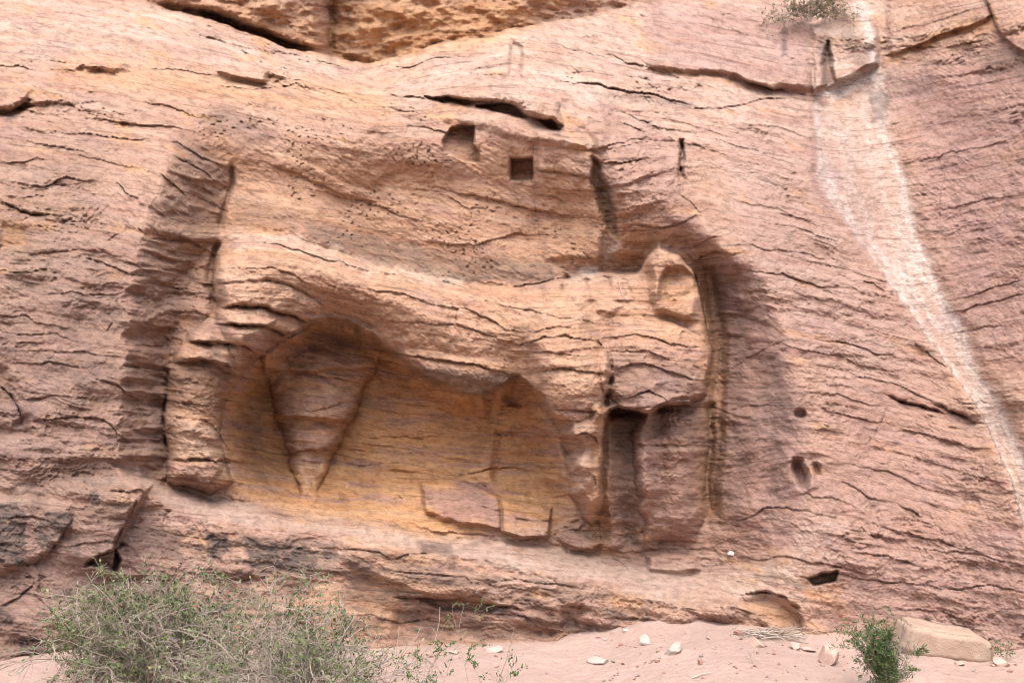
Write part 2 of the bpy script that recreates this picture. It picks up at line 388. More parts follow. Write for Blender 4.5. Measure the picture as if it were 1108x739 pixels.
# boulders caught in a joint, upper left
H += 0.28 * pmask([(-30,98),(0,95),(22,95),(31,99),(26,109),(12,117),(-30,120)], 5)
H += 0.18 * pmask([(31,104),(50,101),(70,103),(76,108),(60,110),(34,113)], 4)
H -= 0.22 * pmask([(-30,120),(10,119),(26,112),(34,115),(20,122),(-30,127)], 3)
H += 0.32 * pmask([(237,76),(252,72),(277,70),(289,77),(287,87),(270,85),(250,80)], 3.5)
H -= 0.12 * pmask([(288,80),(305,84),(300,91),(286,89)], 3)
H += 0.2 * pmask([(55,72),(95,68),(135,68),(138,75),(110,73),(70,76)], 4)
# lower left: stepped blocks, a diagonal joint with a dark foot
jl = fy([(520,170),(540,156),(560,141),(585,132),(605,124)], WY)
H += 0.30 * sst(3, -3, WX - jl) * sst(515, 530, WY) * sst(625, 600, WY - 0.15 * (WX - 100)) * sst(40, 110, WX)
H -= 0.28 * pmask([(92,608),(112,602),(126,596),(131,606),(126,616),(106,612)], 3)
H += 0.14 * pmask([(-40,540),(35,540),(75,548),(72,572),(45,605),(0,620),(-40,615)], 6)
H -= 0.12 * pmask([(-20,395),(8,400),(22,430),(28,455),(10,460),(-20,450)], 8)
H -= 0.16 * pmask([(-20,458),(12,462),(26,452),(30,470),(-20,480)], 5)
H -= 0.06 * pmask([(0,240),(30,244),(40,262),(0,268)], 5)
# left ledge base and the bench front: undercuts
H -= 0.14 * pmask([(430,662),(470,664),(520,672),(580,676),(640,680),(640,692),(560,696),(470,700),(430,690)], 10)
H -= 0.16 * pmask([(455,650),(480,649),(520,650),(540,655),(530,662),(480,660)], 3)
H += 0.14 * pmask([(380,585),(440,590),(490,600),(488,618),(520,640),(515,647),(450,645),(400,625),(370,605)], 8)
H -= 0.14 * pmask([(608,660),(628,656),(636,664),(625,678),(612,676)], 6)
H -= 0.18 * pmask([(798,650),(830,645),(855,655),(868,672),(866,682),(840,670),(815,662)], 6)
H -= 0.26 * pmask([(874,626),(885,620),(906,618),(904,628),(880,634)], 2)
H += 0.10 * pmask([(700,642),(740,640),(780,650),(800,668),(760,676),(700,668)], 8)
# slabs at the back of the shelf
H += 0.2 * pmask([(543,538),(560,542),(596,548),(592,580),(570,582),(543,576)], 2)
H += 0.2 * pmask([(458,522),(500,518),(541,536),(541,574),(500,566),(462,552)], 3)
H += 0.2 * pmask([(604,580),(630,578),(652,588),(640,596),(615,594)], 4)
H += 0.22 * pmask([(698,600),(720,597),(752,602),(756,614),(735,620),(702,617)], 4)
H += 0.12 * pmask([(182,498),(236,498),(238,508),(226,526),(190,522)], 3)
# far wall: vertical cleft, stepped blocks
FARY = 16.5 + 0.9 * sst(20, -20, WX - fx([(0,0),(1,0)], WX) - 354) * 0 + 1.5 * (PX - 450) / 400
FH_ = 1.2 * sst(365, 335, WX) * sst(60, 250, WX) + 0.4 * fbm(PX / 60, PY / 40, 4, 71) + .12 * fbm(PX / 22, PY / 11, 4, 72) - 0.3 * np.exp(-((WX - 356) / 5) ** 2) - 0.7 * np.exp(-((WY - (ysk - 5)) / 5) ** 2) * sst(370, 300, WX) * sst(150, 240, WX)

# ------------------------------------------------------------------ 6. hand-traced joints, bedding cracks and lips
K = 2.7675
T = {'a':(0,0),'b':(354,0),'c':(708,0),'d':(0,236),'e':(354,236),'f':(708,236),'g':(0,472),'h':(354,472),'i':(708,472)}
CR = [  # tile, half width, depth, lip, points in that tile's enlarged units
('a',2.2,.30,.25,[(435,10),(480,22),(540,25),(590,30),(640,50),(690,78),(740,90),(790,105),(850,138)]),
('a',1.2,.05,.04,[(0,155),(60,160),(105,152),(190,150)]),('a',1.3,.06,.05,[(200,395),(260,395),(310,405),(370,412),(430,418)]),
('a',1.5,.07,.07,[(310,360),(400,372),(450,380),(530,388)]),('a',1.3,.05,.05,[(440,308),(500,320),(545,332),(570,345)]),
('a',1.2,.05,.04,[(30,490),(65,493),(108,475)]),('a',1.2,.06,.05,[(130,568),(170,555),(205,540)]),('a',1.1,.04,.03,[(340,550),(370,578),(415,598)]),
('a',1.6,.10,.06,[(85,300),(120,282),(180,280),(215,300),(245,325)]),('a',1.5,.07,.06,[(0,195),(50,200),(75,210)]),
('a',1.3,.05,.05,[(150,198),(260,194),(310,188),(380,192),(385,210)]),('a',1.2,.05,.04,[(410,85),(470,95),(530,110)]),('a',2.5,.10,.08,[(0,600),(40,620),(90,635),(150,640)]),
('a',1.3,.05,.04,[(520,470),(560,490),(610,510),(640,540)]),('a',1.2,.05,.04,[(550,440),(600,470),(640,480)]),('a',1.3,.06,.04,[(480,520),(520,560),(560,590)]),('a',1.5,.07,.06,[(500,720),(560,715),(600,735)]),
('a',1.2,.04,.04,[(0,85),(70,95),(150,120)]),('a',1.2,.04,.04,[(215,60),(330,75),(400,70)]),('a',1.2,.05,.05,[(420,210),(520,200),(600,215),(650,225)]),('a',1.1,.04,.03,[(250,470),(330,490),(400,500)]),('a',1.1,.04,.04,[(100,430),(190,440),(250,455)]),
('a',1.4,.06,.05,[(660,255),(720,262),(790,262),(840,255),(900,252)]),('a',1.2,.05,.05,[(900,180),(960,190),(1020,205),(1090,215)]),('a',1.2,.05,.04,[(950,270),(1020,285),(1060,280)]),
('b',1.4,.07,.05,[(390,580),(440,585),(500,602),(560,612),(620,625),(680,640),(725,652)]),('b',1.3,.06,.05,[(370,735),(440,730),(500,715),(560,695),(575,690)]),
('b',2.2,.14,.10,[(175,280),(205,290),(240,290),(300,290),(340,300),(380,300),(420,320)]),('b',1.6,.10,.04,[(430,325),(470,335),(520,345),(570,350)]),
('b',1.2,.05,.04,[(640,505),(690,520),(740,525),(790,535),(800,555)]),('b',1.0,.03,.01,[(620,390),(622,470),(622,560),(630,640),(645,735)]),
('b',1.5,.07,.05,[(780,455),(830,440),(870,425),(920,412)]),('b',1.8,.08,.06,[(840,490),(880,492),(925,480)]),('b',1.4,.07,.05,[(920,672),(970,682),(1030,675),(1107,640)]),
('b',2.2,.12,.03,[(1065,420),(1070,470),(1060,500),(1075,540)]),('b',2.4,.10,.12,[(660,240),(740,248),(800,250),(870,265),(950,280),(1030,300),(1107,318)]),('b',1.5,.06,.06,[(860,165),(900,190),(960,205)]),
('b',1.6,.08,.05,[(285,380),(330,395),(345,402)]),('b',1.3,.06,.05,[(100,200),(180,195),(240,200),(290,180)]),('b',1.2,.05,.05,[(180,215),(300,180),(400,170)]),('b',1.2,.04,.04,[(450,220),(500,215),(530,225)]),
('b',1.2,.04,.04,[(620,130),(700,140),(790,160),(860,180)]),('b',1.2,.04,.04,[(880,330),(930,350),(1000,380),(1060,390)]),('b',1.2,.05,.04,[(900,370),(950,390)]),('b',1.1,.04,.03,[(350,585),(420,620),(480,625)]),('b',1.3,.05,.05,[(30,590),(100,600),(160,625),(220,645)]),
('b',1.2,.05,.05,[(160,320),(230,335),(280,340)]),('b',1.2,.08,.03,[(190,315),(230,320),(280,335)]),
('c',1.8,.12,.12,[(240,220),(280,240),(340,260),(390,275)]),('c',1.4,.06,.06,[(0,295),(60,310),(130,325),(220,320),(300,300),(400,295),(470,300)]),('c',2.0,.10,.03,[(85,430),(80,480),(85,540)]),('c',1.2,.05,.04,[(80,580),(120,610),(150,640)]),
('c',1.8,.10,.08,[(980,0),(1000,40),(1030,90),(1070,130),(1107,170)]),
('c',1.6,.08,.10,[(700,165),(760,145),(840,120),(930,85),(990,60)]),('c',1.2,.05,.04,[(830,180),(850,220),(890,235)]),('c',1.1,.04,.02,[(850,440),(865,520),(860,600),(865,680)]),
('c',1.2,.05,.05,[(700,220),(780,200),(860,190),(960,180),(1107,150)]),('c',1.2,.05,.05,[(730,340),(800,315),(880,300),(960,290),(1060,262)]),('c',1.2,.05,.04,[(760,400),(840,385),(940,360),(1040,350),(1107,330)]),('c',1.3,.05,.05,[(780,480),(860,470),(960,440),(1060,420)]),('c',1.2,.05,.04,[(890,550),(960,535),(1030,520),(1107,505)]),('c',1.2,.05,.05,[(880,620),(960,610),(1060,590)]),('c',1.2,.05,.05,[(690,100),(760,80),(830,70),(900,50),(960,30)]),
('c',1.2,.05,.04,[(230,90),(290,110),(330,90)]),('c',1.2,.05,.04,[(110,120),(180,135),(260,115),(330,120)]),('c',1.3,.05,.05,[(50,350),(130,380),(200,400)]),('c',1.2,.05,.05,[(200,420),(280,440),(360,470)]),('c',1.2,.05,.05,[(150,500),(240,520),(330,560),(400,590)]),('c',1.2,.05,.05,[(250,600),(340,620),(420,660)]),('c',1.3,.06,.05,[(385,650),(420,655),(445,665)]),('c',1.1,.04,.04,[(330,380),(400,390),(460,410)]),('c',1.1,.04,.04,[(130,440),(200,460)]),
('d',1.2,.05,.04,[(0,155),(60,158),(130,155)]),('d',1.3,.05,.03,[(310,70),(350,40),(375,20)]),('d',1.3,.06,.04,[(405,25),(440,50)]),('d',1.5,.07,.06,[(305,135),(350,150),(390,165)]),('d',1.4,.06,.05,[(350,120),(400,130),(440,160)]),
('d',1.5,.08,.06,[(500,70),(560,68),(610,90),(640,115)]),('d',1.3,.06,.05,[(455,175),(480,195),(520,205),(580,215)]),('d',1.2,.05,.04,[(315,330),(345,310)]),('d',1.6,.10,.07,[(310,485),(350,495),(380,520),(400,530)]),('d',1.2,.05,.04,[(350,640),(380,665),(400,685)]),
('d',1.5,.07,.06,[(60,612),(200,602),(290,602),(330,615),(350,640),(355,690)]),('d',2.0,.08,.05,[(0,500),(30,520),(60,570),(70,600)]),('d',1.2,.05,.04,[(410,445),(440,465),(490,455)]),('d',2.6,.14,.02,[(485,440),(500,480),(490,560),(495,640),(510,735)]),
('d',1.5,.08,.05,[(600,600),(640,615),(655,640),(680,690),(700,720)]),('d',1.6,.10,.08,[(520,720),(600,718),(660,730),(700,740)]),
('d',1.3,.04,.04,[(650,160),(720,150),(800,155),(870,175),(940,210)]),('d',1.6,.06,.07,[(640,210),(700,200),(800,195),(870,210),(950,240),(980,270)]),('d',2.0,.09,.12,[(640,285),(700,265),(780,265),(850,290),(930,305)]),('d',2.2,.10,.14,[(630,315),(700,320),(780,320),(850,345),(870,360)]),('d',2.2,.10,.14,[(560,380),(650,375),(730,385),(780,410)]),('d',1.8,.08,.10,[(610,425),(680,435),(710,470)]),
('d',1.5,.05,.06,[(750,65),(850,90),(920,105),(1000,130),(1107,155)]),('d',1.5,.06,.07,[(790,460),(850,455),(920,465),(1000,485),(1080,500)]),('d',1.4,.05,.06,[(850,600),(900,600),(980,620)]),('d',1.4,.06,.05,[(880,700),(960,700),(1000,710)]),('d',1.3,.06,.05,[(880,340),(940,385),(1000,400),(1050,420)]),('d',1.2,.04,.04,[(830,560),(930,580),(1050,545)]),
('d',1.3,.05,.05,[(20,295),(70,290),(100,310),(140,315)]),('d',1.2,.05,.05,[(60,375),(110,375)]),('d',1.2,.05,.05,[(170,230),(230,225),(300,235)]),('d',1.2,.05,.05,[(0,340),(90,350),(170,345),(240,365)]),('d',1.2,.05,.05,[(80,440),(150,430),(230,440)]),('d',1.3,.05,.05,[(70,540),(160,530),(270,545)]),('d',1.2,.05,.04,[(180,400),(240,395),(290,410)]),('d',1.2,.05,.05,[(430,265),(500,275),(560,270),(640,300)]),('d',1.2,.05,.05,[(410,310),(470,320),(550,330)]),('d',1.2,.05,.05,[(400,370),(450,380),(500,375)]),('d',1.2,.05,.05,[(110,100),(200,105),(300,100)]),
('e',1.4,.05,.05,[(0,130),(80,145),(150,158),(220,175),(300,190),(360,190),(420,215),(470,230),(530,250)]),('e',1.4,.06,.05,[(350,260),(420,280),(480,305),(540,330)]),('e',1.3,.05,.04,[(180,310),(300,315),(390,315),(450,335),(530,365)]),('e',1.3,.05,.05,[(590,375),(650,355),(720,350),(800,360)]),('e',1.1,.04,.03,[(570,400),(640,405),(700,405),(800,410)]),
('e',1.4,.06,.06,[(640,460),(700,450),(780,455),(840,460)]),('e',1.8,.09,.09,[(190,400),(290,425),(360,430),(430,440),(500,460),(560,480)]),('e',1.5,.06,.07,[(690,570),(740,580),(820,590)]),('e',1.5,.08,.06,[(720,650),(770,650),(800,665),(810,680)]),
('e',6,.26,.02,[(780,300),(800,340),(830,390),(845,450),(838,520),(830,600)]),('e',1.3,.05,.05,[(850,360),(930,350),(1000,365),(1107,390)]),('e',1.3,.05,.05,[(850,450),(950,440),(1050,470),(1107,480)]),('e',1.1,.03,.03,[(100,575),(200,585),(280,590)]),('e',1.1,.04,.03,[(40,650),(150,655),(250,655),(350,658)]),('e',1.3,.05,.05,[(560,615),(540,650),(500,650)]),
('e',1.2,.04,.04,[(560,265),(620,270),(700,300),(790,310)]),('e',1.1,.04,.03,[(550,330),(620,335),(700,325),(790,330)]),('e',1.2,.05,.04,[(390,270),(385,315)]),('e',1.2,.04,.04,[(850,400),(960,400),(1050,430)]),('e',1.2,.05,.05,[(880,540),(960,520),(1040,560)]),('e',1.3,.04,.04,[(480,205),(540,210),(620,195),(700,180)]),('e',1.2,.04,.04,[(100,205),(220,225),(330,255)]),('e',1.2,.05,.05,[(940,600),(1010,605),(1090,600)]),('e',1.2,.05,.05,[(940,680),(1020,690),(1090,680)]),
('f',1.7,.09,.08,[(115,135),(150,110),(190,105),(250,105)]),('f',1.5,.07,.05,[(120,90),(160,65),(180,60)]),('f',1.7,.08,.07,[(340,165),(390,168),(430,185),(490,205)]),('f',1.4,.06,.05,[(330,95),(400,100),(470,112)]),('f',1.8,.08,.07,[(540,375),(600,385),(650,400),(680,408)]),('f',1.4,.06,.06,[(600,470),(680,485),(740,505),(800,530)]),
('f',2.8,.16,.10,[(720,535),(760,555),(810,565),(850,570)]),('f',2.6,.14,.09,[(860,560),(920,585),(960,610)]),('f',1.4,.06,.03,[(700,575),(670,620),(640,660),(630,690)]),('f',1.4,.06,.06,[(920,280),(980,262),(1050,245),(1107,225)]),('f',1.3,.05,.05,[(1000,130),(1060,125),(1107,115)]),('f',1.2,.05,.05,[(130,580),(180,565),(230,590)]),
('f',1.2,.05,.04,[(230,580),(280,565),(340,560)]),('f',1.2,.04,.03,[(220,450),(270,420),(330,390),(400,360)]),('f',1.3,.05,.05,[(600,190),(660,195),(700,215)]),('f',1.3,.05,.05,[(500,300),(580,320),(660,340)]),('f',1.3,.05,.05,[(430,390),(500,405),(560,420)]),('f',1.3,.05,.05,[(440,520),(520,530),(600,550),(680,560)]),('f',1.3,.06,.05,[(780,370),(830,410),(880,450)]),('f',1.2,.05,.05,[(560,590),(640,600)]),('f',1.3,.05,.05,[(390,30),(460,45),(540,70)]),('f',1.2,.05,.05,[(730,290),(760,310),(800,325)]),('f',1.2,.05,.05,[(900,350),(980,335),(1060,330)]),('f',1.2,.05,.05,[(1000,430),(1060,425),(1107,420)]),('f',1.2,.05,.05,[(950,230),(1040,200),(1107,180)]),('f',1.2,.05,.05,[(740,640),(850,650),(950,690)]),
('g',2.6,.16,.04,[(455,155),(420,190),(400,220),(370,280),(350,340),(355,360)]),('g',2.0,.12,.10,[(370,330),(340,350),(300,360),(255,385)]),('g',1.6,.08,.06,[(150,345),(180,300),(210,255)]),('g',1.5,.07,.06,[(0,510),(60,480),(110,440)]),('g',2.0,.09,.08,[(510,70),(620,70),(695,80)]),('g',1.6,.06,.05,[(655,95),(650,120),(620,155)]),
('g',1.4,.06,.06,[(20,385),(60,395),(110,385),(150,345)]),('g',1.3,.05,.05,[(180,330),(250,325),(330,320)]),('g',1.3,.05,.05,[(0,250),(90,240),(180,270)]),('g',1.3,.06,.06,[(50,660),(110,650),(160,640)]),('g',1.2,.05,.05,[(120,480),(150,510),(100,530)]),('g',1.2,.05,.05,[(340,160),(400,165),(450,155)]),
('h',1.8,.08,.07,[(355,100),(390,122),(430,110),(480,100),(590,92)]),('h',1.4,.05,.02,[(520,180),(522,280)]),('h',1.4,.05,.04,[(525,185),(600,205),(670,210),(655,300)]),('h',1.2,.05,.02,[(285,140),(285,200)]),('h',1.6,.08,.05,[(735,105),(780,110),(800,125),(810,160)]),('h',1.8,.08,.02,[(730,140),(740,190),(780,230),(810,260),(820,320)]),
('h',1.5,.06,.06,[(330,275),(400,285),(480,300)]),('h',1.5,.07,.05,[(530,330),(600,350),(660,370),(700,385)]),('h',1.3,.05,.05,[(0,255),(100,250),(200,265),(280,285)]),('h',1.4,.06,.05,[(690,310),(760,340),(830,330)]),('h',1.4,.06,.05,[(850,360),(890,385),(900,400)]),('h',2.2,.12,.10,[(200,480),(260,485),(330,490),(400,490),(450,480)]),('h',2.0,.10,.08,[(490,505),(550,510),(580,520)]),
('h',1.5,.07,.06,[(160,545),(220,560),(300,550)]),('h',1.3,.05,.03,[(372,310),(375,350),(380,400),(430,450),(450,470)]),('h',1.8,.09,.06,[(700,510),(760,515),(790,530)]),('h',1.5,.07,.06,[(830,545),(900,540),(980,550)]),('h',1.5,.07,.06,[(20,340),(100,335),(160,345),(190,375)]),('h',1.5,.07,.06,[(200,370),(250,345),(330,345)]),('h',1.5,.07,.06,[(230,410),(300,415),(370,425)]),('h',1.4,.06,.05,[(480,440),(560,430),(640,440),(720,450)]),('h',1.4,.06,.05,[(520,530),(600,540),(640,570)]),('h',1.3,.05,.04,[(150,145),(190,160),(230,195)]),('h',1.3,.05,.05,[(0,80),(110,85),(200,80),(290,95)]),('h',1.3,.05,.04,[(0,40),(120,45)]),('h',1.2,.04,.04,[(440,360),(560,375),(680,400),(800,415)]),('h',1.2,.04,.04,[(860,290),(960,280),(1060,290)]),('h',1.2,.05,.05,[(880,340),(980,335),(1107,335)]),
('i',1.7,.08,.06,[(220,262),(280,250),(330,215),(390,210),(440,215),(520,245)]),('i',1.8,.09,.06,[(570,145),(620,165),(650,190),(690,188)]),('i',1.6,.07,.06,[(330,370),(400,365),(470,375),(520,385),(580,400)]),('i',1.5,.07,.05,[(460,425),(500,415),(550,410)]),('i',2.0,.10,.08,[(250,480),(330,470),(390,480),(430,520),(445,570)]),('i',1.6,.07,.06,[(200,505),(250,520),(290,530)]),
('i',1.4,.06,.06,[(640,350),(700,360),(750,380)]),('i',1.4,.06,.06,[(590,420),(700,435),(800,440)]),('i',1.4,.06,.06,[(900,460),(1000,445),(1040,455)]),('i',1.4,.06,.05,[(800,300),(850,310),(890,330)]),('i',1.3,.05,.05,[(520,300),(600,320),(680,330)]),('i',1.3,.06,.05,[(730,200),(780,225),(800,245)]),('i',1.3,.05,.05,[(460,170),(560,200)]),('i',1.3,.06,.06,[(860,345),(960,350),(1060,380)]),('i',1.3,.05,.05,[(820,400),(920,405),(1010,410),(1107,400)]),('i',1.3,.05,.05,[(740,520),(860,520),(960,560)]),('i',1.3,.05,.05,[(640,480),(760,490),(870,480)]),('i',1.3,.05,.05,[(600,90),(700,110),(800,160)]),('i',1.3,.05,.05,[(760,60),(860,90),(950,150)]),('i',1.3,.05,.05,[(700,270),(780,290)]),('i',1.3,.04,.04,[(0,345),(100,350),(180,370)]),
]
def bed_dir(x, y):
    i = min(max(int(round((x - sx[0]) / 9.0)), 0), len(sx) - 1); j = min(max(int(round((y - sy[0]) / 9.0)), 0), len(sy) - 1)
    return math.cos(TH[j, i]), math.sin(TH[j, i])
crng = random.Random(8)
def prolong(pts, L):
    out = list(pts)
    for end in (0, 1):
        x, y = out[-1] if end else out[0]
        sg = 1 if (out[-1][0] >= out[0][0]) == bool(end) else -1
        for k in range(int(L / 8)):
            dx, dy = bed_dir(x, y); x += sg * dx * 8; y += sg * dy * 8 + crng.uniform(-1.2, 1.2)
            if end: out.append((x, y))
            else: out.insert(0, (x, y))
    return out
bodyz = np.maximum(pmask(BODY, 8), pmask(HOL, 8))
CRK = np.zeros_like(H)
for (t, w, d, lip, pts) in CR:
    ox, oy = T[t]
    if d <= .05 and t in 'cfi' and crng.random() < .3: continue
    pts = [(ox + a / K, oy + b / K) for a, b in pts]
    mp = pts[len(pts) // 2]; onb = t in 'de' and bodyz[int(np.searchsorted(AY, mp[1])), int(np.searchsorted(AX, mp[0]))] > .5
    slope_ = abs(pts[-1][1] - pts[0][1]) / (abs(pts[-1][0] - pts[0][0]) + 1)
    ext = slope_ < .55
    if ext: pts = prolong(pts, crng.uniform(18, 60) if d <= .08 else 20)
    big = w >= 2.0 or d >= .12
    if d <= .055 and t in 'cfai': d *= (.4 if t == 'c' else .55)
    w = w * (.6 if big else .5); d = d * (.6 if big else .28); lip = lip * (.6 if big else .34)
    if t in 'ab' and not big and not onb: d *= .9; lip *= 1.8
    if onb and not big: d *= 1.15; lip *= 1.7
    sl, s, u = line_sd(pts, 26)
    fe = .42 if ext else .12
    ends = sst(0, fe, u) * sst(1, 1 - fe, u)
    jag = 0.12 + 1.25 * np.clip(perlin(PX[sl] / 11, PY[sl] / 11, 55) * 1.2 + .5, 0, 1)
    g = np.exp(-(s / w) ** 2) * ends * jag
    H[sl] -= d * 1.15 * g
    H[sl] += lip * ends * np.where(s < 0, np.exp(np.minimum(s, 0) / 11), -0.5 * np.exp(-np.maximum(s, 0) / 6)) * (np.abs(s) < 25)
    CRK[sl] = np.maximum(CRK[sl], g)

# ------------------------------------------------------------------ 7. bedding relief, roughness, tool marks
smooth = np.zeros_like(H)                      # 1 = dressed or water-worn, little bedding
for pts, a in [([(240,118),(420,118),(560,140),(640,165),(650,290),(560,308),(430,292),(330,258),(250,235)], .55), (HOL, .8), (BODY, .62), (FH, .75)]:
    smooth = np.maximum(smooth, a * pmask(pts, 10))
strk = sst(-3, 4, WX - gl) * sst(9, -9, WX - gr)
smooth = np.maximum(smooth, .55 * strk * sst(60, 130, WY))
shelf = sst(-6, 4, WY - yB) * sst(6, -4, WY - yF) * sst(120, 150, WX) * sst(905, 880, WX)
smooth = np.maximum(smooth, .6 * shelf)
smooth = np.maximum(smooth, .25 * sst(.15, .6, (1 - rR)) * sst(xo + 12, xo - 12, WX) * sst(230, 300, WY))
rough = 1 - smooth
rough = rough * (1 + .55 * sst(160, 80, PY)) * (0.30 + 0.95 * sst(-.35, .45, fbm(PX / 120, PY / 70, 3, 31))) * (1 - .35 * sst(760, 860, PX) * sst(600, 520, PY))
U = PX - 0.3 * PY
def hash1(i, seed):
    return (np.sin(i * 127.1 + seed * 311.7) * 43758.5453) % 1.0
def beds(period, amp, warp, seed, along):
    q = S / period + warp * fbm(U / along, S / (period * 3), 2, seed)
    i = np.floor(q); f = q - i
    a = 0.25 + 0.75 * hash1(i, seed)
    m = sst(-.15, .35, perlin(U / along * 0.8 + 31.7 * hash1(i, seed + 3), i * 0.73, seed + 5))
    prof = (f ** 1.6 - 0.38) * sst(1.0, 0.9, f)
    return amp * a * m * prof
H += rough * (beds(38, .07, .6, 41, 170) + beds(17, .032, .6, 42, 80) + beds(7.5, .017, .55, 43, 40) + beds(3.8, .009, .5, 44, 26))
H += bodyz * (beds(22, .055, .35, 45, 260) + beds(10, .022, .3, 46, 120)) + .5 * smooth * (1 - bodyz) * beds(9, .014, .35, 46, 90)
# automatic hairline bedding cracks
n = perlin(U / 60, S / 7, 61) + 0.35 * perlin(U / 18, S / 4, 62)
mk = sst(.12, .45, fbm(PX / 60, PY / 45, 2, 63)) * rough
hair = sst(.07, .0, np.abs(n)) * mk
n2 = perlin(U / 170, S / 11, 64) + 0.16 * perlin(U / 30, S / 8, 65)
hair2 = sst(.035, .0, np.abs(n2)) * sst(-.12, .2, fbm(PX / 110, PY / 70, 2, 66)) * (0.5 + 0.5 * rough)
dn = perlin(U / 26, S / 2.9, 611); dn2 = perlin(U / 13, S / 2.1, 612)
dash = sst(.40, .62, dn) * sst(-.25, .3, perlin(PX / 40, PY / 30, 613)) + .7 * sst(.42, .62, dn2) * sst(-.1, .35, perlin(PX / 55, PY / 40, 614))
H -= (.020 * rough) * dash * (1 - bodyz) * (.25 + .75 * sst(-.1, .4, fbm(PX / 75, PY / 60, 2, 615)))
H -= .010 * hair + .014 * hair2
CRK = np.maximum(CRK, 0.7 * np.maximum(hair, hair2))
# spalled plates: bedding-parallel flakes with stepped edges
def plates(sx_, sy_, amp, seed):
    q = fbm(U / sx_, S / sy_, 3, seed)
    stp = np.floor(q * 7) / 7 + sst(.0, .18, q * 7 - np.floor(q * 7)) / 7
    return amp * stp
H += rough * (plates(95, 34, .13, 81) + plates(34, 12, .035, 82))
# general undulation and grain
H += 0.12 * fbm(PX / 130, PY / 110, 3, 91) + 0.035 * fbm(PX / 36, PY / 30, 3, 92) + (0.010 + .012 * rough) * fbm(PX / 9, PY / 7, 3, 93)
H += 0.007 * perlin(PX / 3.4, PY / 2.6, 94) * (.5 + .5 * rough) + .012 * rough * np.abs(fbm(U / 14, S / 6, 3, 941))
# pick marks on the dressed wall
wallm = pmask([(205,125),(240,116),(420,120),(560,140),(640,165),(650,290),(560,306),(430,292),(330,258),(245,245),(225,170)], 12)
dm = perlin((PX * .85 + PY * .5) / 16, (PY * .85 - PX * .5) / 3.0, 95)
H += .011 * wallm * dm * sst(-.2, .3, perlin(PX / 45, PY / 45, 96))
pits = sst(.42, .62, perlin(PX / 4.2, PY / 3.2, 97)) * wallm * sst(.0, .4, perlin(PX / 60, PY / 40, 98))
H -= .03 * pits
bodym = pmask(BODY, 8)
legm = np.maximum(bodym, np.maximum(pmask(FH, 6), np.maximum(pmask(HLEG, 6), pmask([(580,415),(760,430),(762,585),(640,585),(610,480)], 6))))
H += .045 * legm * (np.abs(fbm(U / 34, S / 15, 4, 971)) - .2) + .03 * legm * fbm(PX / 16, PY / 12, 3, 972)
H += .05 * pmask(HOL, 8) * beds(30, 1.6, .6, 973, 120) + .05 * pmask(HOL, 8) * fbm(PX / 40, PY / 18, 4, 974)
H -= .012 * bodym * sst(.45, .65, perlin(PX / 5, PY / 4, 99))
# honeycomb weathering patches
hc = sst(.15, .5, perlin(PX / 40, PY / 28, 100)) * rough
H -= .03 * hc * sst(.2, .55, perlin(PX / 8, PY / 5.5, 101))

Yc = Y - H
FARD = FARY - FH_ - 0.45 * (H - blur(H, 30))
Yall = Yc * (1 - far) + FARD * far
Yall = np.clip(Yall, 3.5, 40)

# ------------------------------------------------------------------ 8. stone colour zones (pigment, varnish, run-off crust, some painted light and shade)
wob = 9 * fbm(PX / 22, PY / 16, 3, 201)
def cmask(pts, soft, k=1.0):
    out = np.zeros_like(H)
    sl, s = poly_sdf(pts, soft * 2 + 25)
    out[sl] = sst(-soft, soft, s + wob[sl] * k)
    return out
ochre = np.maximum(OCHZ * 0.85, .28 * sst(10, 60, WY - yT) * rL * rR * (WY < 300))
for pts, a, s in [([(235,420),(300,400),(420,395),(600,450),(620,560),(480,580),(330,560),(250,535)], .95, 14), ([(711,298),(722,289),(740,289),(753,300),(752,322),(726,332),(711,326)], .55, 4), ([(0,235),(25,238),(30,265),(0,268)], .8, 8),
                 ([(360,0),(620,0),(560,40),(400,72),(340,60)], .75, 14), ([(160,0),(350,0),(350,60),(250,25)], .45, 12), ([(955,62),(1075,15),(1080,24),(960,72)], .7, 5), ([(750,300),(790,300),(785,560),(755,560)], .5, 8), ([(590,255),(700,250),(700,290),(600,300)], .35, 10),
                 ([(60,60),(420,95),(420,130),(300,118),(60,85)], .5, 15), ([(235,262),(330,255),(480,304),(600,302),(700,292),(760,320),(765,430),(600,440),(560,408),(440,390),(340,345),(235,390)], .32, 10), ([(180,390),(240,390),(245,520),(185,520)], .3, 8), ([(870,640),(915,630),(918,670),(880,650)], .7, 6), ([(660,640),(700,645),(690,662),(660,655)], .5, 6), ([(370,580),(480,590),(480,620),(380,610)], .3, 10), ([(708,68),(850,92),(850,100),(708,78)], .45, 4),
                 ([(320,620),(480,640),(640,670),(640,695),(330,690)], .35, 16), ([(640,440),(660,440),(660,600),(640,600)], .6, 8), ([(800,652),(860,650),(862,675),(820,668)], .5, 6)]:
    ochre = np.maximum(ochre, a * cmask(pts, s))
ochre = ochre * (1 - .4 * pmask(FH, 4))
ochre = np.maximum(ochre, .55 * sst(.25, .5, fbm(U / 60, S / 22, 3, 211)) * (1 - .5 * strk))
mauve = np.zeros_like(H)
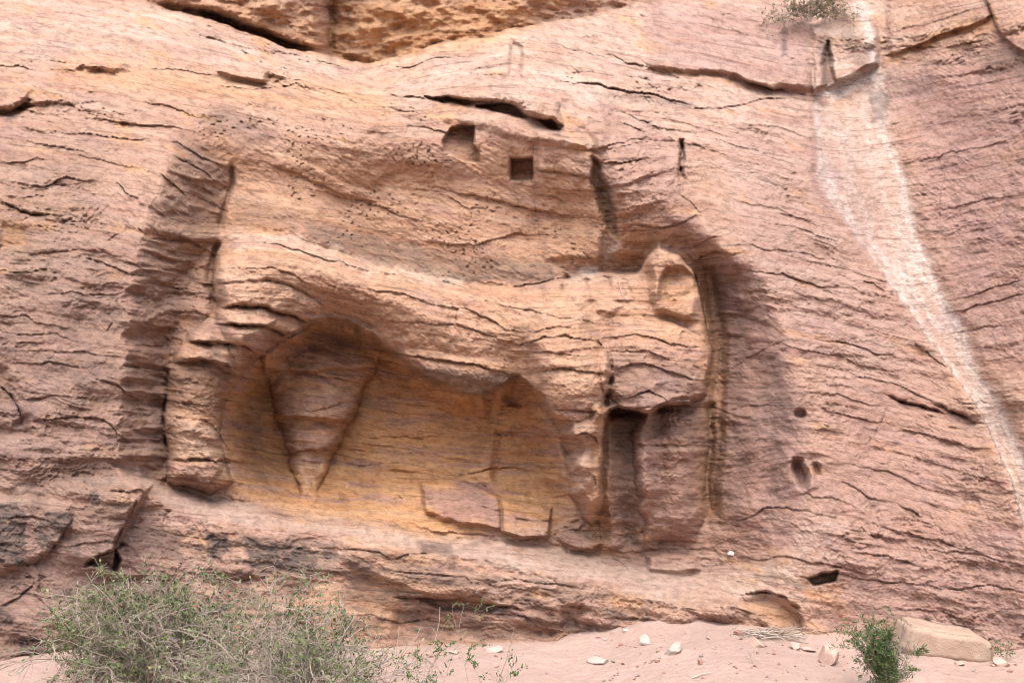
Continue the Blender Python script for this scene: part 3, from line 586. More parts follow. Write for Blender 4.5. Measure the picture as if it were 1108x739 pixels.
for pts, a, s in [([(770,275),(815,275),(850,350),(875,440),(880,520),(860,600),(800,605),(775,560),(785,400)], .7, 20), ([(960,70),(1160,60),(1160,420),(1060,380),(1000,250)], .75, 25), ([(700,0),(880,20),(878,98),(800,85),(700,72)], .7, 12),
                 ([(870,560),(1160,560),(1160,720),(900,690)], .6, 25), ([(640,100),(740,150),(750,260),(690,250),(640,150)], .4, 18), ([(650,360),(765,380),(765,440),(660,445)], .45, 10), ([(180,500),(240,498),(230,525),(185,522)], .5, 5),
                 ([(460,525),(540,540),(540,574),(470,555)], .9, 5), ([(800,130),(930,160),(1010,400),(1110,560),(880,600),(870,420),(790,250)], .5, 40), ([(650,450),(760,450),(760,600),(650,600)], .35, 10), ([(285,400),(410,395),(400,415),(290,402)], .3, 5), ([(292,430),(398,425),(380,455),(302,450)], .45, 5), ([(310,480),(366,478),(358,492),(316,492)], .6, 4), ([(0,300),(140,300),(130,520),(0,520)], .35, 25), ([(0,560),(170,560),(200,700),(0,710)], .5, 20), ([(430,640),(650,660),(650,690),(440,690)], .5, 10)]:
    mauve = np.maximum(mauve, a * cmask(pts, s))
mauve = np.maximum(mauve, pmask(HOL, 5) * .75 * sst(.08, .35, fbm(U / 70, S / 13, 3, 222)))
mauve = np.clip(mauve + .5 * sst(.2, .5, fbm(U / 80, S / 26, 3, 221)), 0, 1)
varn_shade = np.zeros_like(H)
varn_shade = .36 * cmask([(-60,515),(120,515),(150,560),(200,600),(200,720),(-60,720)], 14) * sst(-.35, .2, fbm(U / 50, S / 16, 3, 235))
varn_shade = np.maximum(varn_shade, .5 * cmask([(200,572),(330,584),(480,602),(640,634),(700,660),(640,690),(200,700)], 8) * sst(-.3, .3, fbm(U / 45, S / 12, 3, 234)))
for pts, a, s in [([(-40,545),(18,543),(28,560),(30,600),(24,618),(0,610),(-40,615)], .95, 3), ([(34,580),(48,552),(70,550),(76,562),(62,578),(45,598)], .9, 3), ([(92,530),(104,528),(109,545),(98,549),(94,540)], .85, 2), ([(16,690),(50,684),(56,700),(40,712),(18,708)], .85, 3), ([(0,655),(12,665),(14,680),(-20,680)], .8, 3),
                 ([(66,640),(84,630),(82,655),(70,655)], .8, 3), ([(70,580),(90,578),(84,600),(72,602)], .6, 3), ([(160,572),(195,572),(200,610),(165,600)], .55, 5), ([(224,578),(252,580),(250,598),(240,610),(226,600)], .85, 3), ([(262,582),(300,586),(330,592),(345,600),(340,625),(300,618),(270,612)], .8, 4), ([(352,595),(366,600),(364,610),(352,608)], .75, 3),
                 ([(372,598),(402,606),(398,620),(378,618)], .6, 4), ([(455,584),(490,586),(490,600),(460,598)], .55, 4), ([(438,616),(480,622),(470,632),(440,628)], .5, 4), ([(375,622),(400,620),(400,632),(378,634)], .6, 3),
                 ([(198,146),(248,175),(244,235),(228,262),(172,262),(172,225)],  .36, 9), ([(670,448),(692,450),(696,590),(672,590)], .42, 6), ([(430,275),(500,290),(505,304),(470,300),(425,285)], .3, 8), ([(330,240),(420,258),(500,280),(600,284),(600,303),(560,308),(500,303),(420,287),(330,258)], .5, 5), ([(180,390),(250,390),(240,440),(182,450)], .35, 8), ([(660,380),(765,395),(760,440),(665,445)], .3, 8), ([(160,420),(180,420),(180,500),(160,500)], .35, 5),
                 ([(500,300),(530,296),(530,306),(505,310)], .6, 3), ([(645,185),(662,200),(668,250),(658,250)], .55, 4), ([(770,300),(790,310),(792,400),(775,400)], .4, 6), ([(840,380),(872,440),(870,480),(800,470)], .35, 10), ([(788,300),(806,330),(812,430),(806,560),(792,570),(786,420)], .34, 9), ([(822,370),(846,400),(858,470),(850,560),(830,560)], .26, 10), ([(440,395),(560,408),(520,432),(470,420)], .55, 5), ([(300,360),(380,345),(440,385),(350,372)], .4, 7), ([(900,20),(912,15),(950,75),(930,80)], .35, 5), ([(885,40),(896,40),(900,95),(890,95)], .55, 4), ([(846,30),(852,30),(850,62),(846,60)], .6, 3),  # one patch paints the shade along the top of the belly hollow
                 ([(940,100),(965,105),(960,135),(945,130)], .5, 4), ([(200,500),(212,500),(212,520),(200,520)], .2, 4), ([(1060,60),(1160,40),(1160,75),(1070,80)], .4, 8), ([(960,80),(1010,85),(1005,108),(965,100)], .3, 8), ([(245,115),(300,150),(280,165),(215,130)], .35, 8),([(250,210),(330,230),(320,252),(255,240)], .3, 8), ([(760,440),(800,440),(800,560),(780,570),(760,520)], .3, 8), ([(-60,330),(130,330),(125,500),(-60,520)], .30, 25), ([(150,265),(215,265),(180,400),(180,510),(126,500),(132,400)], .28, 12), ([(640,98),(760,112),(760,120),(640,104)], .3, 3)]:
    varn_shade = np.maximum(varn_shade, a * cmask(pts, s, .7))
gb = np.maximum(.42 * sst(175, 120, WX + .0 * WY) * sst(190, 300, WY), .3 * sst(175, 60, WX) * sst(90, 200, WY))
varn_shade = np.maximum(varn_shade, gb * (.55 + .9 * np.clip(fbm(PX / 60, PY / 30, 3, 233) + .3, 0, 1)))
brk = sst(-.35, .15, fbm(U / 14, S / 7, 3, 231))
varn_shade = np.clip(varn_shade * 1.2, 0, 1) * (0.7 + 0.3 * brk)
varn_shade = np.maximum(varn_shade, .38 * sst(.3, .6, fbm(U / 40, S / 12, 3, 232)) * (1 - strk) * (1 - OCHZ))
white = np.zeros_like(H)
inner = np.clip((WX - gl) / np.maximum(gr - gl, 1), 0, 1)
edge = .9 * np.exp(-((WX - gl - 2) / 3.5) ** 2) * sst(60, 120, WY) + 1.1 * np.exp(-((WX - gr + 8) / 6.5) ** 2) * sst(-40, 20, WY)
inn = (WX - gl) / np.maximum(gr - gl, 8)
drip = .45 + .75 * sst(-.35, .4, fbm(inn * 5 + .3 * perlin(PX / 30, PY / 30, 246), PY / 70, 4, 244))
fill = drip * strk * sst(92, 112, WY + 0.28 * (WX - 905)) * (0.26 + 0.24 * sst(150, 260, WY) + .25 * fbm(PX / 12, PY / 45, 3, 241))
white = np.clip(np.maximum(edge * (0.55 + .3 * fbm(PX / 9, PY / 30, 2, 242)), fill), 0, 1)
white = np.maximum(white, .75 * cmask([(880,102),(950,68),(955,85),(900,112)], 3))
white = np.maximum(white, .5 * cmask([(652,255),(668,262),(664,280),(640,300),(620,296),(650,285)], 4))
pale = np.zeros_like(H)
pale = np.maximum(pale, sst(150, 60, PY - .12 * (PX - 400)) * (1 - far) * sst(1000, 930, PX) * (.3 + .45 * sst(-.2, .3, fbm(U / 70, S / 16, 3, 252))))  # pale tint of the upper slope, its sky-facing brightness painted in
for pts, a, s in [([(130,495),(180,520),(320,548),(420,560),(560,590),(700,610),(860,610),(870,650),(700,650),(540,610),(330,575),(200,560)], .65, 8), ([(770,140),(870,110),(920,260),(1000,400),(900,420),(800,300)], .4, 30), ([(330,535),(460,545),(470,565),(340,556)], .6, 10), ([(860,560),(910,560),(900,610),(860,610)], .5, 12), ([(600,290),(700,285),(690,310),(610,320)], .5, 8), ([(250,250),(330,255),(420,285),(500,302),(500,312),(400,298),(320,272),(250,268)], .9, 4), ([(232,300),(340,300),(350,345),(240,385)], .35, 12), ([(190,460),(245,460),(240,498),(190,498)], .35, 8)]:  # the strip along the lion's back paints skylight on its upper curve
    pale = np.maximum(pale, a * cmask(pts, s))
pale = np.maximum(pale, .4 * pmask(FH, 4))
pale = np.clip(pale + .3 * fbm(U / 50, S / 14, 3, 251), 0, 1)

# ------------------------------------------------------------------ meshes
def new_attr(me, name, arr):
    a = me.color_attributes.new(name, 'FLOAT_COLOR', 'POINT')
    a.data.foreach_set('color', arr.astype(np.float32).ravel())

X_, Yw, Z_ = world(PX, PY, Yall)
VERT = np.stack([X_, Yw, Z_], -1).reshape(-1, 3).astype(np.float32)
du = np.zeros_like(VERT).reshape(NY, NX, 3); V3 = VERT.reshape(NY, NX, 3)
gu = np.gradient(V3, axis=1); gv = np.gradient(V3, axis=0)
NRM = np.cross(gu, gv); NRM /= np.linalg.norm(NRM, axis=-1, keepdims=True) + 1e-12
if NRM[NY // 2, NX // 2, 1] > 0: NRM = -NRM
NRM = NRM.reshape(-1, 3)
MA = np.stack([ochre, mauve, varn_shade, np.ones_like(H)], -1).reshape(-1, 4)
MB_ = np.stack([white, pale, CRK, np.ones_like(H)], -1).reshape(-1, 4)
UVV = np.stack([U / 100.0, S / 100.0], -1).reshape(-1, 2)
idx = np.arange(NX * NY, dtype=np.int32).reshape(NY, NX)
QUAD = np.stack([idx[:-1, :-1], idx[1:, :-1], idx[1:, 1:], idx[:-1, 1:]], -1).reshape(-1, 4)

def submesh(name, mask, mat, parent=None):
    q = QUAD[mask.reshape(-1)]
    used = np.unique(q)
    remap = np.zeros(NX * NY, np.int32); remap[used] = np.arange(len(used), dtype=np.int32)
    q = remap[q]
    me = bpy.data.meshes.new(name)
    me.vertices.add(len(used)); me.vertices.foreach_set('co', VERT[used].ravel())
    me.loops.add(q.size); me.loops.foreach_set('vertex_index', q.ravel())
    me.polygons.add(len(q)); me.polygons.foreach_set('loop_start', np.arange(0, q.size, 4, dtype=np.int32))
    me.polygons.foreach_set('use_smooth', np.ones(len(q), bool))
    me.update()
    new_attr(me, 'zone_a', MA[used]); new_attr(me, 'zone_b', MB_[used])
    uv = me.uv_layers.new(name='bedding'); uv.data.foreach_set('uv', UVV[used][q.ravel()].astype(np.float32).ravel())
    me.materials.append(mat)
    me.normals_split_custom_set_from_vertices(NRM[used].tolist())
    o = bpy.data.objects.new(name, me); COL.objects.link(o)
    if parent: o.parent = parent; o.matrix_parent_inverse = parent.matrix_world.inverted()
    return o

# ------------------------------------------------------------------ materials
class NT:
    def __init__(s, name):
        s.m = bpy.data.materials.new(name); s.m.use_nodes = True
        s.t = s.m.node_tree; s.b = s.t.nodes['Principled BSDF']; s.b.inputs['Roughness'].default_value = .9
        s.b.inputs['Specular IOR Level'].default_value = .15
    def n(s, typ, **kw):
        x = s.t.nodes.new(typ)
        for k, v in kw.items(): setattr(x, k, v)
        return x
    def l(s, a, b): s.t.links.new(a, b)
    def noise(s, vec, scale, detail=4, rough=.55):
        x = s.n('ShaderNodeTexNoise'); x.inputs['Scale'].default_value = scale; x.inputs['Detail'].default_value = detail; x.inputs['Roughness'].default_value = rough
        if vec is not None: s.l(vec, x.inputs['Vector'])
        return x.outputs['Fac']
    def ramp(s, fac, a, b, lo=0.0, hi=1.0):
        x = s.n('ShaderNodeMapRange'); x.inputs[1].default_value = a; x.inputs[2].default_value = b; x.inputs[3].default_value = lo; x.inputs[4].default_value = hi
        s.l(fac, x.inputs[0]); return x.outputs[0]
    def math(s, op, a, b):
        x = s.n('ShaderNodeMath', operation=op)
        for i, v in enumerate((a, b)):
            if isinstance(v, (int, float)): x.inputs[i].default_value = v
            else: s.l(v, x.inputs[i])
        return x.outputs[0]
    def mix(s, fac, a, b, mode='MIX'):
        x = s.n('ShaderNodeMix', data_type='RGBA', blend_type=mode)
        for i, v in ((0, fac), (6, a), (7, b)):
            if isinstance(v, (int, float)): x.inputs[i].default_value = v
            elif isinstance(v, tuple): x.inputs[i].default_value = (*v, 1)
            else: s.l(v, x.inputs[i])
        return x.outputs[2]
    def mapping(s, vec, sc):
        x = s.n('ShaderNodeMapping'); x.inputs['Scale'].default_value = sc; s.l(vec, x.inputs['Vector']); return x.outputs[0]

def sandstone():
    k = NT('banded_sandstone')
    geo = k.n('ShaderNodeTexCoord'); P = geo.outputs['Object']
    uv = k.n('ShaderNodeUVMap', uv_map='bedding').outputs[0]
    A = k.n('ShaderNodeSeparateColor'); at = k.n('ShaderNodeAttribute', attribute_name='zone_a'); k.l(at.outputs['Color'], A.inputs[0])
    B = k.n('ShaderNodeSeparateColor'); bt = k.n('ShaderNodeAttribute', attribute_name='zone_b'); k.l(bt.outputs['Color'], B.inputs[0])
    bed1 = k.noise(k.mapping(uv, (.9, 9, 1)), 1.0, 6, .62)
    bed2 = k.noise(k.mapping(uv, (1.6, 17, 1)), 1.0, 7, .68)
    blot = k.noise(P, 1.4, 5, .6)
    fine = k.noise(P, 26, 5, .65)
    grain = k.noise(P, 120, 3, .6)
    c = k.mix(k.ramp(bed1, .35, .65), (.365, .21, .15), (.475, .325, .25))
    c = k.mix(k.ramp(bed2, .35, .7, 0, .55), c, (.36, .21, .155))
    c = k.mix(k.ramp(blot, .4, .7, 0, .45), c, (.43, .26, .16))
    c = k.mix(k.math('MULTIPLY', B.outputs[1], .75), c, k.mix(k.ramp(bed1, .35, .65), (.48, .355, .29), (.57, .45, .38)))
    c = k.mix(k.math('MULTIPLY', A.outputs[0], .85), c, k.mix(k.ramp(bed1, .35, .65), (.47, .23, .095), (.56, .325, .155)))
    c = k.mix(k.math('MULTIPLY', A.outputs[1], .8), c, k.mix(k.ramp(bed2, .35, .65), (.27, .155, .14), (.38, .245, .215)))
    # iron-rich purple and red bands
    iron = k.math('MULTIPLY', k.ramp(k.noise(k.mapping(uv, (.5, 5, 1)), 2.3, 4, .5), .58, .7, 0, .5), 1.0)
    c = k.mix(iron, c, (.33, .165, .13))
    w = k.math('MULTIPLY', B.outputs[0], k.ramp(fine, .3, .6, .7, 1.0))
    c = k.mix(w, c, k.mix(k.ramp(fine, .35, .6), (.54, .465, .42), (.66, .59, .54)))
    # lichen-dark specks and pale scars
    sp = k.ramp(k.noise(P, 9, 6, .7), .60, .70, 0, .5)
    c = k.mix(sp, c, (.17, .12, .10))
    mot = k.ramp(k.noise(k.mapping(uv, (4, 9, 1)), 2.2, 9, .74), .47, .62, 0, .72)
    c = k.mix(mot, c, k.mix(1.0, c, (.50, .46, .45), 'MULTIPLY'))
    lin = k.ramp(k.noise(k.mapping(uv, (1.1, 24, 1)), 1.0, 9, .66), .57, .63, 0, .62)
    c = k.mix(lin, c, k.mix(1.0, c, (.44, .38, .36), 'MULTIPLY'))
    mot2 = k.ramp(k.noise(k.mapping(uv, (6, 10, 1)), 3.5, 7, .72), .50, .66, 0, .5)
    c = k.mix(mot2, c, k.mix(1.0, c, (1.28, 1.3, 1.3), 'MULTIPLY'))
    sc = k.ramp(k.noise(k.mapping(uv, (5, 16, 1)), 2.0, 5, .65), .64, .72, 0, .55)
    c = k.mix(sc, c, (.58, .44, .34))
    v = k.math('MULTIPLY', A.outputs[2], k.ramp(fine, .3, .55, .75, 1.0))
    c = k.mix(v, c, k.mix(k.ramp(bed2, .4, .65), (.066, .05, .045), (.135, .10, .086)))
    c = k.mix(k.ramp(grain, .3, .7, .0, .35), c, k.mix(1.0, c, (.72, .70, .68), 'MULTIPLY'))
    c = k.mix(k.math('MULTIPLY', B.outputs[2], .35), c, (.14, .09, .075))
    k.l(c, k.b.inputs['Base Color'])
    h = k.math('ADD', k.math('MULTIPLY', fine, .6), k.math('MULTIPLY', grain, .35))
    h = k.math('ADD', h, k.math('MULTIPLY', bed2, .5))
    bp = k.n('ShaderNodeBump'); bp.inputs['Strength'].default_value = .9; bp.inputs['Distance'].default_value = .04
    k.l(h, bp.inputs['Height']); k.l(bp.outputs[0], k.b.inputs['Normal'])
    return k.m
STONE = sandstone()

def simple_stone(name, c1, c2, sc=6, bump=.012):
    k = NT(name); P = k.n('ShaderNodeTexCoord').outputs['Object']
    a = k.noise(P, sc, 6, .6); b = k.noise(P, sc * 9, 4, .65)
    c = k.mix(k.ramp(a, .35, .65), c1, c2)
    c = k.mix(k.ramp(b, .35, .7, 0, .4), c, tuple(x * .65 for x in c1))
    k.l(c, k.b.inputs['Base Color'])
    bp = k.n('ShaderNodeBump'); bp.inputs['Strength'].default_value = .8; bp.inputs['Distance'].default_value = bump
    k.l(k.math('ADD', a, k.math('MULTIPLY', b, .5)), bp.inputs['Height']); k.l(bp.outputs[0], k.b.inputs['Normal'])
    return k.m
def sand():
    k = NT('pink_sand'); P = k.n('ShaderNodeTexCoord').outputs['Object']
    a = k.noise(P, .9, 5, .6); b = k.noise(P, 14, 6, .65); g = k.noise(P, 160, 3, .7); d = k.noise(P, 45, 4, .7)
    c = k.mix(k.ramp(a, .35, .65), (.39, .285, .24), (.45, .335, .285))
    c = k.mix(k.ramp(b, .4, .7, 0, .5), c, (.40, .24, .185))
    c = k.mix(k.ramp(g, .35, .7, 0, .45), c, (.36, .225, .175))
    c = k.mix(k.ramp(d, .64, .72, 0, .7), c, (.60, .45, .38))
    c = k.mix(k.ramp(k.noise(P, 70, 3, .6), .68, .74, 0, .7), c, (.22, .14, .11))
    k.l(c, k.b.inputs['Base Color'])
    h = k.math('ADD', k.math('MULTIPLY', b, 1.0), k.math('MULTIPLY', d, .5)); h = k.math('ADD', h, k.math('MULTIPLY', g, .25))
    bp = k.n('ShaderNodeBump'); bp.inputs['Strength'].default_value = .9; bp.inputs['Distance'].default_value = .03
    k.l(h, bp.inputs['Height']); k.l(bp.outputs[0], k.b.inputs['Normal'])
    return k.m
def plant(name, cols, tr=0.0):
    k = NT(name); at = k.n('ShaderNodeAttribute', attribute_name='tint')
    f = k.n('ShaderNodeSeparateColor'); k.l(at.outputs['Color'], f.inputs[0])
    c = k.mix(f.outputs[0], cols[0], cols[1])
    c = k.mix(k.ramp(f.outputs[1], .6, 1.0, 0, 1), c, cols[2])
    k.l(c, k.b.inputs['Base Color']); k.b.inputs['Roughness'].default_value = .7
    return k.m
SAND = sand()
PALE_STONE = simple_stone('pale_pink_stone', (.37, .295, .25), (.45, .37, .32))
RED_STONE = simple_stone('red_brown_stone', (.30, .15, .115), (.40, .24, .19))
PINK_STONE = simple_stone('pink_stone', (.43, .28, .225), (.53, .375, .31))
BLOCK_STONE = simple_stone('tawny_cut_stone', (.36, .25, .185), (.43, .315, .24), 9, .02)
WHITE_STONE = simple_stone('white_stone', (.66, .60, .55), (.74, .68, .63))
DRY = plant('dry_twig', ((.27, .215, .17), (.45, .385, .32), (.16, .115, .085)))
LEAF = plant('small_green_leaf', ((.065, .095, .035), (.15, .19, .075), (.27, .26, .15)))
LEAF2 = plant('dark_green_leaf', ((.045, .085, .028), (.080, .130, .042), (.17, .19, .07)))
DRYLEAF = plant('dry_leaf', ((.20, .17, .09), (.27, .22, .13), (.13, .10, .07)))

# ------------------------------------------------------------------ cliff objects
def tag(o, label=None, cat=None, group=None, kind=None):
    for k_, v_ in (('label', label), ('category', cat), ('group', group), ('kind', kind)):
        if v_: o[k_] = v_
    return o
def empty(name, loc):
    e = bpy.data.objects.new(name, None); COL.objects.link(e); e.location = loc; e.empty_display_size = .2
    bpy.context.view_layer.update()
    return e
fcx = 0.25 * (WX[:-1, :-1] + WX[1:, :-1] + WX[1:, 1:] + WX[:-1, 1:])
def fm(pts, thr=.5, warp=True):
    m = pmask(pts, 1.0, warp); return (0.25 * (m[:-1, :-1] + m[1:, :-1] + m[1:, 1:] + m[:-1, 1:])) > thr
free = np.ones((NY - 1, NX - 1), bool)
def take(m):
    global free
    m = m & free; free = free & ~m
    return m
lion = empty('lion_relief', world(470, 575, 10.3))
tag(lion, 'worn striding lion carved in high relief out of the cliff above the stone shelf', 'rock carving')
HEAD = [(690,292),(700,275),(713,264),(735,273),(752,291),(759,318),(752,348),(712,342),(698,320)]
submesh('head', take(fm(HEAD)), STONE, lion)
submesh('hind_leg', take(fm(HLEG)), STONE, lion)
submesh('hind_leg', take(fm(FH)), STONE, lion)
submesh('foreleg', take(fm([(583,425),(662,425)] + FL[5:])), STONE, lion)
submesh('foreleg', take(fm([(698,447),(760,432),(762,500),(758,572),(735,584),(700,580),(694,520)])), STONE, lion)
submesh('body', take(fm(BODY)), STONE, lion)
fsk = ~(((WY - ysk)[:-1, :-1] > 0))
farm = take(fsk)
bench = take(((WY - yB)[:-1, :-1] > 0) & (WX[:-1, :-1] > 165 - .0 * WX[:-1, :-1]) & (WX[:-1, :-1] < 895) & ((WX - jl)[:-1, :-1] > 0))
niche1 = take(fm([(477,153),(486,136),(515,134),(514,157),(521,162),(522,179),(505,178),(478,167)], .5, False))
niche2 = take(fm([(551.5,170),(578,170),(578,196.5),(551.5,196.5)], .5, False))
chan = take(fm([(555,42),(568,54),(562,83),(545,82),(549,60)]))
cliff = tag(submesh('cliff', free, STONE), kind='structure')
tag(submesh('far_cliff', farm, STONE), kind='structure')
tag(submesh('rock_shelf', bench, STONE), kind='structure')
for nm, m in (('niche', niche1), ('niche', niche2), ('water_channel', chan)):
    submesh(nm, m, STONE, cliff)

# ------------------------------------------------------------------ ground
CONT = [(-560,760),(-150,735),(0,716),(80,704),(250,702),(400,701),(500,695),(600,692),(650,683),(690,673),(760,672),(820,678),(870,684),(920,688),(1000,694),(1080,700),(1150,705),(1660,760)]
jj = {}
cx_, cy_, cz_ = [], [], []
for a, b in CONT:
    i = int(np.argmin(abs(AX - a))); j = int(np.argmin(abs(AY - b)))
    yy = float(np.median(Yall[max(0,j-8):j+3, max(0,i-8):i+9]))
    q = world(a, b, yy); cx_.append(q[0]); cy_.append(q[1]); cz_.append(q[2])
cx_, cy_, cz_ = map(np.array, (cx_, cy_, cz_))
def ground_z(x, y):
    zc = np.interp(x, cx_, cz_); yc = np.interp(x, cx_, cy_)
    d = np.clip(yc - y, -3, 60)
    far_w = np.clip(d / 6, 0, 1)
    z = zc * (1 - far_w) - 0.045 * np.minimum(d, 4)
    z = z + .05 * fbm(x / 1.3, y / 1.3, 3, 301) + .034 * fbm(x / .34, y / .34, 4, 302) * (d < 8)
    return z
gxs = np.concatenate([-np.geomspace(60, 7, 24), np.arange(-6.9, 6.9, .022), np.geomspace(7, 60, 24)])
gys = np.concatenate([np.linspace(-60, 4, 40), np.arange(4.1, 6.9, .08), np.arange(6.95, 10.2, .016), np.linspace(10.3, 13, 8)])
gX, gY = np.meshgrid(gxs, gys)
gZ = ground_z(gX, gY) + .006 * perlin(gX / .06, gY / .06, 303) * ((gY > 6) & (gY < 11))
nv = np.stack([gX, gY, gZ], -1).reshape(-1, 3)
gi = np.arange(len(nv), dtype=np.int32).reshape(gX.shape)
gq = np.stack([gi[:-1, :-1], gi[:-1, 1:], gi[1:, 1:], gi[1:, :-1]], -1).reshape(-1, 4)
def raw_mesh(name, v, q, mat, parent=None, smooth=True, tint=None):
    me = bpy.data.meshes.new(name); n_ = q.shape[1]
    me.vertices.add(len(v)); me.vertices.foreach_set('co', np.asarray(v, np.float32).ravel())
    me.loops.add(q.size); me.loops.foreach_set('vertex_index', np.asarray(q, np.int32).ravel())
    me.polygons.add(len(q)); me.polygons.foreach_set('loop_start', np.arange(0, q.size, n_, dtype=np.int32))
    if smooth: me.polygons.foreach_set('use_smooth', np.ones(len(q), bool))
    me.update(calc_edges=True)
    if tint is not None: new_attr(me, 'tint', tint)
    me.materials.append(mat)
    o = bpy.data.objects.new(name, me); COL.objects.link(o)
    if parent: o.parent = parent
    return o
tag(raw_mesh('ground', nv, gq, SAND), kind='structure')

def on_ground(px, py):
    yy = np.arange(5.0, 12.0, .01)
    x, _, z = world(px, py, yy)
    hit = np.nonzero(z <= ground_z(x, yy))[0]
    k_ = int(hit[0]) if len(hit) else 400
    return float(x[k_]), float(yy[k_]), float(z[k_])

# ------------------------------------------------------------------ stones
import bmesh
def stone_mesh(name, seed, dims, mat, angular=.5, sub=3):
    rng = np.random.RandomState(seed)
    bm = bmesh.new(); bmesh.ops.create_icosphere(bm, subdivisions=sub, radius=1)
    v = np.array([q.co[:] for q in bm.verts])
    for _ in range(int(6 + 8 * angular)):                     # chip flat faces
        d = rng.normal(size=3); d /= np.linalg.norm(d)
        lim = rng.uniform(.35, .72)
        dot = v @ d; ex = np.maximum(dot - lim, 0)
        v = v - ex[:, None] * d
    v += .05 * np.stack([perlin(v[:, 0] * 2 + seed, v[:, 1] * 2 + v[:, 2], 7), perlin(v[:, 1] * 2, v[:, 2] * 2 + seed, 8), perlin(v[:, 2] * 2 + seed, v[:, 0] * 2, 9)], -1)
    v = v * np.array(dims) / 2
    for q, c in zip(bm.verts, v): q.co = c
    me = bpy.data.meshes.new(name); bm.to_mesh(me); bm.free()
    me.materials.append(mat)
    me.polygons.foreach_set('use_smooth', np.ones(len(me.polygons), bool))
    try: me.set_sharp_from_angle(angle=R(32))
    except Exception: pass
    return me
def stone(px, py, w, h, mat, label, seed, rot=0, name='stone', group=None, sink=.25, angular=.6, mesh=None):
    x, y, z = on_ground(px, py)
    s = y / F
    me = mesh or stone_mesh(name, seed, (w * s, w * s * .8, h * s), mat, angular)
    o = bpy.data.objects.new(name, me); COL.objects.link(o)
    o.location = (x, y, z + h * s * (.5 - sink)); o.rotation_euler = (0, R(rot), R(seed * 37 % 60 - 30))
    return tag(o, label, 'stone', group)
stone(729, 706, 32, 15, PALE_STONE, 'largest pale flat-topped stone on the sand in front of the shelf', 3, -6)
stone(699, 696, 18, 14, PALE_STONE, 'pale pointed stone just left of the largest flat-topped pale stone', 4, 10)
stone(897, 717, 34, 26, PINK_STONE, 'pink wedge-shaped rock on the sand left of the small green bush', 7, 12, sink=.3)
stone(648, 716, 26, 11, PALE_STONE, 'low rounded pale stone half sunk in the sand', 9, 0, sink=.4)
stone(536, 704, 26, 10, PALE_STONE, 'pale flat stone on the sand below the ledge near the leafy sprigs', 10, -4)
stone(492, 706, 18, 6, PINK_STONE, 'small flat reddish-pink stone beside the dark red pebble', 12)
stone(466, 711, 7, 6, RED_STONE, 'dark red pebble on the sand right of the large bush', 13)
stone(758, 719, 9, 8, RED_STONE, 'dark purplish pebble in the open sand below the largest pale stone', 14)
stone(818, 699, 20, 14, PINK_STONE, 'greyish pink lump of rock on the sand below the dry debris', 15, 8)
stone(798, 687, 10, 8, RED_STONE, 'reddish stone just left of the pile of dry debris', 16)
stone(862, 702, 16, 13, PINK_STONE, 'pink stone at the left end of the broken stones near the wedge rock', 17)
stone(876, 704, 18, 9, PINK_STONE, 'flat broken pink stone right beside the wedge-shaped rock', 18, 15)
stone(391, 706, 14, 14, PALE_STONE, 'pale stone tucked behind the right edge of the large bush', 19)
stone(1083, 720, 26, 12, PINK_STONE, 'pinkish stone at the foot of the tawny cut block', 20, 8)
stone(1038, 719, 18, 6, PINK_STONE, 'flat pink stone half buried on the slope in front of the cut block', 21)
stone(676, 683, 12, 6, PALE_STONE, 'small pale stone near the foot of the ledge', 22)
stone(672, 699, 6, 5, RED_STONE, 'tiny brown pebble left of the pale pointed stone', 23)
rng = random.Random(5)
pm = [stone_mesh('pebble', 40 + k, (1, .8, .55), [PALE_STONE, PINK_STONE, PINK_STONE, RED_STONE][k % 4], .6, 2) for k in range(8)]
for k in range(260):
    px = rng.choice([rng.uniform(430, 1100), rng.uniform(640, 920)])
    py = rng.uniform(684, 737) if px > 640 else rng.uniform(703, 737)
    x, y, z = on_ground(px, py)
    if abs(np.interp(x, cx_, cy_) - y) < .05: continue
    o = bpy.data.objects.new('pebble', pm[k % 8]); COL.objects.link(o)
    sc_ = rng.choice([.015, .02, .025, .03, .04, .055]) * rng.uniform(.8, 1.2)
    o.location = (x, y, z + sc_ * .12); o.scale = (sc_, sc_, sc_); o.rotation_euler = (rng.uniform(-.3, .3), rng.uniform(-.3, .3), rng.uniform(0, 6))
    tag(o, 'one of the small loose pebbles scattered over the pink sand', 'pebble', 'pebbles scattered on the sand')
# white stone lying on the shelf
def surf(px, py):
    i = int(np.argmin(abs(AX - px))); j = int(np.argmin(abs(AY - py)))
    return V3[j, i]
p_ = surf(789, 601)
o = bpy.data.objects.new('stone', stone_mesh('stone', 31, (.085, .08, .07), WHITE_STONE, .6)); COL.objects.link(o)
o.location = (p_[0], p_[1] - .03, p_[2] + .02); tag(o, 'small white stone lying on the shelf at the foot of the right wall', 'stone')

